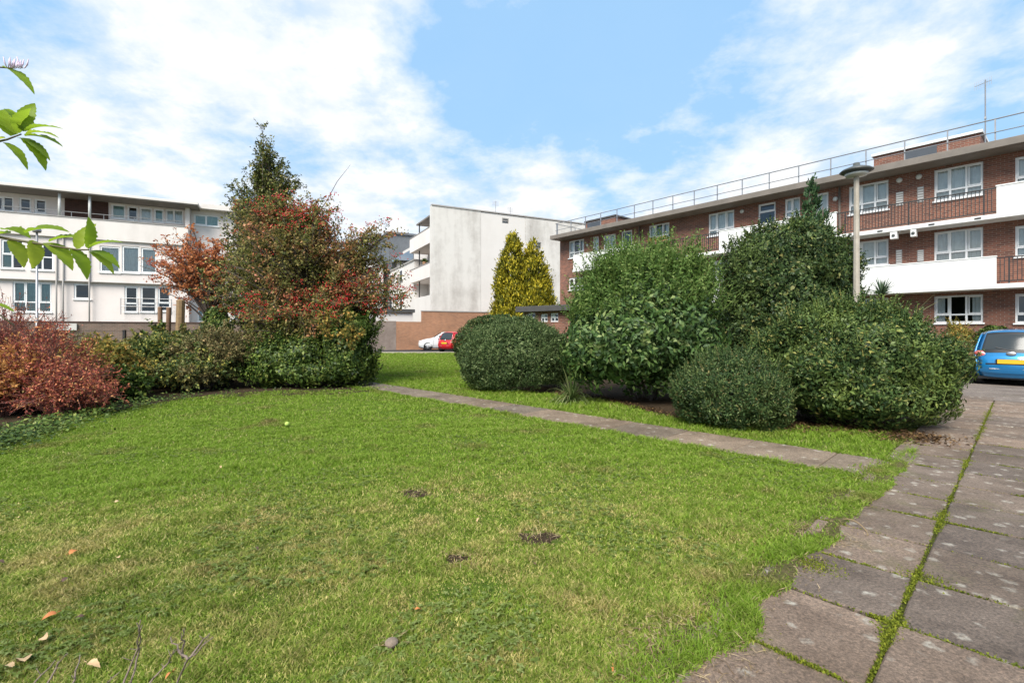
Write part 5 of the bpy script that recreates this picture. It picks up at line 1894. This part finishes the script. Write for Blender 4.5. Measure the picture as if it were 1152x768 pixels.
def twiggy(name, label, loc, h, rad, n_st, bark, leaf, n_leaf, seed, L=.05, W=.025, lean=(0, 0), arch=.5, foot=.25):
    r = np.random.default_rng(seed)
    root = empty(name, label, 'shrub', loc)
    mb = MB()
    A, D = [], []
    for i in range(n_st):
        a_ = r.uniform(0, 6.283)
        q = rad * math.sqrt(r.uniform())
        b0 = np.array([foot * q * math.cos(a_), foot * q * math.sin(a_), 0])
        t0 = np.array([q * math.cos(a_) + lean[0], q * math.sin(a_) + lean[1], h * (1 - arch * (q / rad) ** 2) * r.uniform(.65, 1.08)])
        m0 = b0 * .4 + t0 * .6 + np.array([-.1 * math.cos(a_), -.1 * math.sin(a_), .2 * h])
        pts = bez(b0, m0, t0, 6)
        mb.tube(pts, list(np.linspace(.010, .003, 6)), 4, False)
        for j in range(6):
            t = r.uniform(.3, 1)
            x = t * 5
            i0 = min(int(x), 4)
            p = pts[i0] * (1 - (x - i0)) + pts[i0 + 1] * (x - i0)
            d = unit((t0 - b0) * .8 + r.normal(size=3) * .6)
            e_ = p + d * r.uniform(.12, .38)
            mb.tube([p, e_], [.0045, .002], 3, False)
            k = max(0, int(n_leaf * r.uniform(.3, 1.7)))
            ts = r.uniform(.1, 1.05, (k, 1))
            A.append(p + (e_ - p) * ts)
            D.append(np.tile(d, (k, 1)))
    A, D = np.concatenate(A), np.concatenate(D)
    mb.build('stem', M[bark], root, smooth=True)
    s = r.uniform(.6, 1.2, len(A))
    V, Fc = leaves(A, D * .6 + rnd(len(A)), rnd(len(A)) + [0, 0, .6], L * s, W * s)
    big('foliage', V, Fc, M[leaf], root)
    return root


twiggy('crimson_shrub', 'crimson twiggy shrub at the near end of the border', (PX(42, 9.0), 9.0, 0), 1.55, 1.15, 170, 'bark_red', 'lf_crimson', 9, 81, L=.055, W=.028, arch=.62)
twiggy('crimson_shrub', 'low crimson shrub spilling onto the lawn before the twiggy one', (PX(74, 8.55), 8.55, 0), .8, .8, 130, 'bark_red', 'lf_crimson', 11, 82, L=.05, W=.025, arch=.55)
twiggy('tall_red_shrub', 'taller thin red stemmed shrub against the old brick wall', (PX(14, 10.6), 10.6, 0), 2.15, 1.1, 190, 'bark_red', 'lf_crimson', 3, 83, L=.05, W=.025, arch=.35)
twiggy('amber_shrub', 'amber leaved shrub at the left edge of the lawn', (PX(-4, 8.4), 8.4, 0), 1.15, .72, 110, 'bark_red', 'lf_amber', 13, 84, L=.075, W=.03, arch=.5)
twiggy('crimson_shrub', 'crimson shrub beyond the amber leaved one', (PX(-22, 10.0), 10.0, 0), 1.6, 1.0, 150, 'bark_red', 'lf_crimson', 8, 85, L=.055, W=.028, arch=.5)
twiggy('amber_shrub', 'orange flushed small shrub between the crimson twigs', (PX(26, 10.1), 10.1, 0), 1.25, .6, 70, 'bark_red', 'lf_amber', 8, 86, L=.075, W=.03, arch=.4)

twiggy('brown_border_shrub', 'brownish green twiggy bush left of the ivy mound', (PX(245, 12.9), 12.9, 0), 1.45, 1.2, 230, 'bark', 'lf_brown', 26, 67, L=.075, W=.032, arch=.45)
twiggy('brown_border_shrub', 'lower brown bush in front of the twiggy one, against the lawn', (PX(222, 12.2), 12.2, 0), .85, .95, 130, 'bark', 'lf_mixed', 26, 167, L=.08, W=.04, arch=.5)
twiggy('mixed_border_shrub', 'dark green and yellow leaved bush in the middle of the border', (PX(170, 12.6), 12.6, 0), 1.3, 1.05, 150, 'bark', 'lf_mixed', 30, 68, L=.10, W=.055, arch=.5)
twiggy('yellow_border_shrub', 'yellow green leaved bush right of the crimson shrub', (PX(122, 10.7), 10.7, 0), 1.05, .72, 110, 'bark', 'lf_yellow', 24, 69, L=.095, W=.048, arch=.5)
twiggy('yellow_border_shrub', 'taller sparse yellow leaved bush beyond the yellow green one', (PX(108, 12.2), 12.2, 0), 1.35, .7, 70, 'bark', 'lf_yellow', 16, 169, L=.09, W=.045, arch=.4)
twiggy('fence_shrub', 'rambling green brown growth on the wire fence', (PX(100, 14.6), 14.5, 0), 1.15, 1.5, 170, 'bark', 'lf_brown', 18, 71, L=.09, W=.04, arch=.3)
twiggy('fence_shrub', 'leafy dark bush below the timber posts', (PX(190, 14.8), 14.8, 0), 1.55, 1.1, 140, 'bark', 'lf_mixed', 26, 72, L=.11, W=.06, arch=.4)
twiggy('dull_border_bush', 'dull green bush at the foot of the orange tree', (PX(262, 15.), 15.0, 0), 1.4, 1.3, 150, 'bark', 'lf_brown', 26, 73, L=.09, W=.04, arch=.4)
twiggy('dull_border_bush', 'thin grey brown bush before the old brick wall', (PX(60, 14.8), 14.8, 0), 1.5, 1.2, 120, 'bark', 'lf_brown', 8, 74, L=.08, W=.035, arch=.4)
twiggy('yellow_climber', 'yellow leaved climber hanging over the ivy mound', (PX(386, 12.95), 13.35, 0), 2.0, .6, 30, 'bark', 'lf_yellow', 13, 66, L=.085, W=.055, arch=.25, foot=.5, lean=(0, -.75))
twiggy('low_edge_shrub', 'low leafy green clump at the border edge before the yellow green bush', (PX(140, 10.4), 10.2, 0), .55, .6, 90, 'bark', 'lf_ivy', 20, 75, L=.09, W=.055, arch=.4)

# ground cover along the lawn's edge
n = 4200
t = np.minimum(rng.exponential(1.6, n), len(bed_edge) - 1.01)
be = np.array(bed_edge)
i0 = t.astype(int)
fr2 = (t - i0)[:, None]
q = be[i0] * (1 - fr2) + be[i0 + 1] * fr2
q[:, 1] += np.abs(rng.normal(0, .55, n)) - .10
q[:, 0] += rng.normal(-.05, .25, n)
A = np.concatenate([q, rng.uniform(.02, .14, (n, 1))], 1)
D = np.stack([rng.normal(size=n), rng.normal(size=n), rng.uniform(0, .8, n)], 1)
V, Fc = leaves(A, D, np.tile([0, -.3, 1.], (n, 1)) + rnd(n) * .4, rng.uniform(.035, .08, n), rng.uniform(.02, .045, n), .1, .2)
tag(big('ground_cover', V, Fc, M['lf_ivy']), 'low ivy ground cover along the border edge', 'ground cover', kind='stuff')
n = 2600
q = np.concatenate([np.stack([rng.uniform(*sorted((G(640, 462)[0], G(1040, 492)[0])), n)], 1), np.zeros((n, 1))], 1)
xs_ = q[:, 0]
e_pts = np.array([(.1, 12.2), (2.0, 10.3), (3.0, 7.6), (4.9, 7.1), (6.0, 7.3)])
q[:, 1] = np.interp(xs_, e_pts[:, 0], e_pts[:, 1]) + rng.normal(.25, .25, n)
A = np.concatenate([q, rng.uniform(.012, .05, (n, 1))], 1)
ex_ = np.array(W2(6.6, -.12)) + rng.normal(0, .22, (900, 2))
A = np.concatenate([A, np.concatenate([ex_, rng.uniform(.03, .06, (900, 1))], 1)])
m_ = len(A)
V, Fc = leaves(A, np.stack([rng.normal(size=m_), rng.normal(size=m_), rng.normal(0, .2, m_)], 1), np.tile([0, 0, 1.], (m_, 1)) + rnd(m_) * .4, rng.uniform(.03, .07, m_), rng.uniform(.015, .035, m_), .15, .3)
tag(big('leaf_litter', V, Fc, M['litter']), 'brown leaf litter under the right hand shrubs', 'leaf litter', kind='stuff')

# ------------------------------------------------------------------ near plants
# leafy shrub whose branches reach in at the top left
near = empty('overhanging_shrub', 'bright green leafy branches reaching in close by at the upper left', 'shrub', (-2.25, 1.55, 0))
nb = MB()
nl = MB()
fl_ = MB()


def to_local(px, py, Y): return np.array([PX(px, Y) + 2.25, Y - 1.55, PZ(py, Y)])


def twig_with_leaves(path, leafspec, r0=.006):
    nb.tube(path, list(np.linspace(r0, .002, len(path))), 6, True)
    for (p, d, L, W, roll) in leafspec:
        V, Fc = leaf_mesh('l', L * 1.22, W * 1.3, ra.randint(0, 999), curl=.42, serr=.07, n=16)
        d = Vector(d).normalized()
        up = Vector((math.sin(roll), -.25, math.cos(roll)))
        y = up.cross(d)
        if y.length < 1e-3: y = Vector((0, 1, 0))
        y.normalize()
        z = d.cross(y)
        Mx = Matrix((d, y, z)).transposed()
        nl.add([Mx @ Vector(v) + Vector(p) for v in V], Fc)


# main stems, rooted in the bed outside the picture
for (x, y, tx, ty, tz) in ((0, 0, -.1, -.1, 2.2), (.05, .1, .25, .1, 1.9), (-.1, .05, -.3, .2, 2.0)):
    nb.tube([(x, y, -.05), (x + (tx - x) * .4, y + (ty - y) * .4, tz * .55), (tx, ty, tz)], [.018, .013, .007], 7)
Yb = 1.45
# lower branch (about row 265)
pth = [np.array([.12, .05, 1.1]), to_local(-120, 285, Yb), to_local(-30, 262, Yb), to_local(30, 272, Yb), to_local(88, 281, Yb), to_local(100, 281, Yb)]
spec = []
k_px = Yb / F
for (x, y, ddx, ddy, L, W, roll, dd) in ((12, 262, -30, 6, .10, .042, .2, -.2), (2, 258, 24, 3, .06, .04, .4, .3), (28, 262, 40, -10, .095, .04, .6, .2), (36, 270, 8, 30, .07, .034, 1.2, -.2),
                                        (50, 273, 36, 26, .09, .042, .9, .1), (55, 272, 22, -8, .075, .034, .3, .3), (80, 279, 22, 28, .085, .034, 1.1, -.1), (86, 280, 10, -22, .075, .03, .5, .2), (98, 279, 8, -28, .075, .026, .9, -.2),
                                        (99, 280, 32, -14, .08, .026, .2, .1), (100, 282, 36, 12, .085, .03, .3, -.1), (100, 283, 26, 18, .075, .028, .8, .2), (-20, 262, -10, -30, .10, .045, .4, .1), (10, 270, 14, 24, .07, .036, 1.0, .3)):
    spec.append((to_local(x, y, Yb), (ddx * k_px, dd * .04, -ddy * k_px), L, W, roll))
twig_with_leaves(pth, spec)
# middle cluster (row 150)
Yc = 1.5
pth = [np.array([-.1, -.05, 1.75]), to_local(-90, 185, Yc), to_local(-30, 166, Yc), to_local(8, 157, Yc), to_local(24, 151, Yc)]
spec = []
k_px = Yc / F
for (x, y, ddx, ddy, L, W, roll, dd) in ((26, 148, 5, -32, .085, .036, .3, .2), (28, 148, 28, -10, .085, .028, .2, .2), (26, 147, -14, -26, .07, .026, .6, -.2), (30, 151, 30, -2, .085, .024, .3, -.2), (28, 153, 30, 2, .09, .03, .2, .1),
                                        (24, 155, 22, 22, .095, .036, .9, .1), (20, 155, 28, 14, .085, .03, .6, .3), (12, 153, -6, -26, .09, .05, .2, .3), (6, 155, -20, 10, .10, .05, .5, -.2),
                                        (4, 160, 26, 22, .085, .026, .4, .1), (16, 150, -22, -18, .10, .05, .1, .0), (-10, 162, -4, 28, .08, .03, .9, -.1), (22, 150, 8, -18, .07, .04, .1, -.3)):
    spec.append((to_local(x, y, Yc), (ddx * k_px, dd * .04, -ddy * k_px), L, W, roll))
twig_with_leaves(pth, spec)
# top sprig with flowers (row 75)
pth = [np.array([-.1, -.08, 2.1]), to_local(-60, 88, Yc), to_local(-10, 75, Yc), to_local(14, 77, Yc)]
twig_with_leaves(pth, [(to_local(3, 75, Yc), (34 * k_px, .0, -20 * k_px), .10, .03, .5), (to_local(-8, 75, Yc), (-20 * k_px, .02, 12 * k_px), .09, .035, .2), (to_local(-30, 79, Yc), (-20 * k_px, .02, -22 * k_px), .09, .035, .2)], .004)
# small leaf at row 343
twig_with_leaves([np.array([.15, .05, .9]), to_local(-60, 350, Yb), to_local(-10, 343, Yb)], [(to_local(-12, 343, Yb), (24 * k_px, 0, -2 * k_px), .06, .016, .3), (to_local(-24, 345, Yb), (-8 * k_px, 0, 24 * k_px), .07, .03, .3)], .004)
twig_with_leaves([np.array([.15, .0, .55]), to_local(-50, 318, Yb), to_local(16, 366, Yb)], [], .004)
for j in range(16):
    x = 8 + j * 1.35
    p = to_local(x, 77 + ra.uniform(-.5, .5), Yc)
    q = p + np.array([ra.uniform(-.006, .008), ra.uniform(-.012, .012), ra.uniform(.016, .036)])
    fl_.tube([p, (p + q) / 2 + np.array([ra.uniform(-.003, .003), 0, 0]), q], [.0012, .0022, .0012], 5)
# leaves on the rest of the shrub, outside the picture
for j in range(70):
    a_ = ra.uniform(0, 6.28)
    p = np.array([-.55 + .42 * math.cos(a_) * ra.random(), .25 * math.sin(a_), ra.uniform(.9, 2.3)])
    V, Fc = leaf_mesh('l', ra.uniform(.07, .11), .04, j, .35, .1, 14)
    Mx = Matrix.Rotation(ra.uniform(0, 6.28), 3, 'Z') @ Matrix.Rotation(ra.uniform(-.6, .6), 3, 'Y')
    nl.add([Mx @ Vector(v) + Vector(p) for v in V], Fc)
    nb.tube([p, np.array([-.1, 0, p[2] - .25])], [.002, .004], 4, False)
nb.build('stem', plain('green_brown_stem', (.10, .07, .04), (.08, .09, .03), .7, 20), near, smooth=True)
nl.build('foliage', M['lf_near'], near, smooth=True)
fl_.build('flower', M['petal'], near, smooth=True)

# bare twigs poking up at the bottom left
tw = empty('bare_twigs', 'bare grey brown twigs poking up from the near lawn', 'shrub', (PX(140, 1.72), 1.72, 0))
tb = MB()


def tl(px, py, Y): return np.array([PX(px, Y) - PX(140, 1.72), Y - 1.72, max(.0, PZ(py, Y))])


def gz(px, py):   # a twig lies low: pick a depth in front of the ground point
    return min(1.95, G(px, py)[1] - .03 * 1)


for line in ([(125, 790), (143, 762), (155, 732), (158, 697)], [(143, 790), (149, 765), (155, 732), (154, 700)], [(185, 800), (200, 765), (211, 742), (240, 716)], [(211, 742), (204, 735), (192, 716)],
             [(146, 800), (172, 762), (190, 745), (196, 730)], [(38, 800), (52, 770), (66, 745), (76, 735)], [(72, 800), (84, 760), (90, 736)], [(20, 800), (38, 762), (62, 742)],
             [(205, 740), (206, 722), (206, 708)], [(95, 800), (118, 770), (135, 755)], [(211, 742), (228, 720), (236, 712)]):
    pts = []
    for (a_, b_) in line:
        Y = 1.72 + .1 * ra.uniform(-1, 1)
        pts.append(tl(a_, b_, Y))
    dense = bez(pts[0], pts[1], pts[-1], 3) if len(pts) == 3 else pts
    dense = [p + np.array([ra.uniform(-.004, .004), ra.uniform(-.01, .01), ra.uniform(-.003, .003)]) for a_, b_ in zip(dense[:-1], dense[1:]) for p in (a_, a_ * .66 + b_ * .34, a_ * .33 + b_ * .67)] + [dense[-1]]
    tb.tube(dense, list(np.linspace(.0046, .0016, len(dense))), 6)
    for p in dense[2:-1]:
        if ra.random() < .55:
            d_ = np.array([ra.uniform(-1, 1), ra.uniform(-.6, .6), ra.uniform(.2, 1)])
            tb.tube([p, p + d_ * ra.uniform(.01, .035)], [.0018, .0008], 4)
tb.build('stem', M['twig'], tw, smooth=True)

# ------------------------------------------------------------------ sky, sun, camera
SUN_EL, SUN_AZ = R(47), R(200)            # azimuth measured clockwise from +Y (the view direction)
world = bpy.data.worlds.new('World')
scene.world = world
world.use_nodes = True
wt = world.node_tree
bg = wt.nodes['Background']
sky = wt.nodes.new('ShaderNodeTexSky')
sky.sky_type = 'NISHITA'
sky.sun_disc = False
sky.sun_elevation = SUN_EL
sky.sun_rotation = SUN_AZ
sky.air_density = 1.0
sky.dust_density = .6
tc = wt.nodes.new('ShaderNodeTexCoord')
dirv = tc.outputs['Generated']
sx = wt.nodes.new('ShaderNodeSeparateXYZ')
wt.links.new(dirv, sx.inputs[0])


def mth(op, a, b=None, c=None, clamp=False):
    n = wt.nodes.new('ShaderNodeMath')
    n.operation = op
    n.use_clamp = clamp
    for i, v in enumerate((a, b, c)):
        if v is None: continue
        if isinstance(v, (int, float)): n.inputs[i].default_value = v
        else: wt.links.new(v, n.inputs[i])
    return n.outputs[0]


den = mth('MAXIMUM', mth('ADD', sx.outputs[2], .22), .05)
cv = wt.nodes.new('ShaderNodeCombineXYZ')
wt.links.new(mth('DIVIDE', sx.outputs[0], den), cv.inputs[0])
wt.links.new(mth('DIVIDE', sx.outputs[1], den), cv.inputs[1])
cv.inputs[2].default_value = 3.3
n1 = noise(wt, cv.outputs[0], 1.6, 10, .6, .15)
n2 = noise(wt, cv.outputs[0], 4.6, 8, .62, .1)
dens = mth('ADD', mth('ADD', mth('MULTIPLY', n1, 1.15), mth('MULTIPLY', n2, .5)), -.325)


def blob(px, py, r, w):
    d = Vector(((px - CX) / F, 1, (HY - py) / F))
    sc_ = d.length
    d.normalize()
    dp = wt.nodes.new('ShaderNodeVectorMath')
    dp.operation = 'DOT_PRODUCT'
    wt.links.new(dirv, dp.inputs[0])
    dp.inputs[1].default_value = d
    ang = r / F / sc_
    mr = wt.nodes.new('ShaderNodeMapRange')
    mr.interpolation_type = 'SMOOTHSTEP'
    mr.inputs['From Min'].default_value = math.cos(ang * 1.35)
    mr.inputs['From Max'].default_value = math.cos(ang * .15)
    mr.inputs['To Min'].default_value = 0
    mr.inputs['To Max'].default_value = w
    wt.links.new(dp.outputs['Value'], mr.inputs['Value'])
    return mr.outputs[0]


acc = dens
for b_ in ((90, 70, 150, .16), (230, 30, 110, .12), (370, 45, 120, .16), (110, 180, 130, .12), (250, 210, 150, .16), (430, 215, 110, .18), (330, 110, 70, .08), (560, 190, 80, .14), (650, 165, 70, .13),
           (640, 225, 60, .1), (940, 50, 110, .18), (1070, 40, 110, .16), (1130, 60, 80, .10), (820, 170, 110, .17), (930, 150, 90, .15), (780, 215, 80, .12), (1000, 128, 60, .06),
           (690, 80, 150, -.20), (560, 90, 110, -.16), (500, 20, 70, -.14), (860, 105, 45, -.13), (20, 15, 80, -.16), (190, 115, 60, -.14), (300, 165, 60, -.14), (330, 20, 50, -.10), (100, 205, 60, -.08), (1080, 128, 60, -.14), (1120, 110, 40, -.08), (640, 20, 150, -.14), (60, 160, 40, -.05)):
    acc = mth('ADD', acc, blob(*b_[:3], b_[3] * .55))
cr = ramp(wt, [(.42, (.04, .04, .04)), (.54, (.5, .5, .5)), (.70, (1, 1, 1))], 'LINEAR')
wt.links.new(acc, cr.inputs[0])
gain = mixc(wt, sky.outputs[0], (1.9, 1.75, 1.62), 1.0, 'MULTIPLY')
haze = mixc(wt, gain, (2.7, 4.9, 7.5), .85)
shade = ramp(wt, [(.38, (5.9, 6.6, 7.6)), (.58, (7.7, 7.8, 7.9))])
wt.links.new(n2, shade.inputs[0])
skyc = mixc(wt, haze, shade.outputs[0], cr.outputs[0])
wt.links.new(skyc, bg.inputs['Color'])
bg.inputs['Strength'].default_value = .06

sd = bpy.data.lights.new('sun', 'SUN')
sd.energy = 3.0
sd.angle = R(36)
sd.color = (1, .95, .87)
so = bpy.data.objects.new('sun', sd)
COL.objects.link(so)
sdir = Vector((math.sin(SUN_AZ) * math.cos(SUN_EL), math.cos(SUN_AZ) * math.cos(SUN_EL), math.sin(SUN_EL)))
so.rotation_euler = sdir.to_track_quat('Z', 'Y').to_euler()

cam = bpy.data.cameras.new('camera')
cam.sensor_fit = 'HORIZONTAL'
cam.sensor_width = 36
cam.lens = F / 1152 * 36
cam.shift_y = -(384 - HY) / 1152
cam.clip_start = .05
cam.clip_end = 3000
co_ = bpy.data.objects.new('camera', cam)
COL.objects.link(co_)
co_.location = (0, 0, H)
co_.rotation_euler = (R(90), 0, 0)
scene.camera = co_
scene.view_settings.view_transform = 'Standard'
scene.view_settings.look = 'None'
scene.view_settings.gamma = 1
scene.view_settings.exposure = 1.22
scene.cycles.max_bounces = 7
scene.cycles.transparent_max_bounces = 12
scene.cycles.use_adaptive_sampling = True
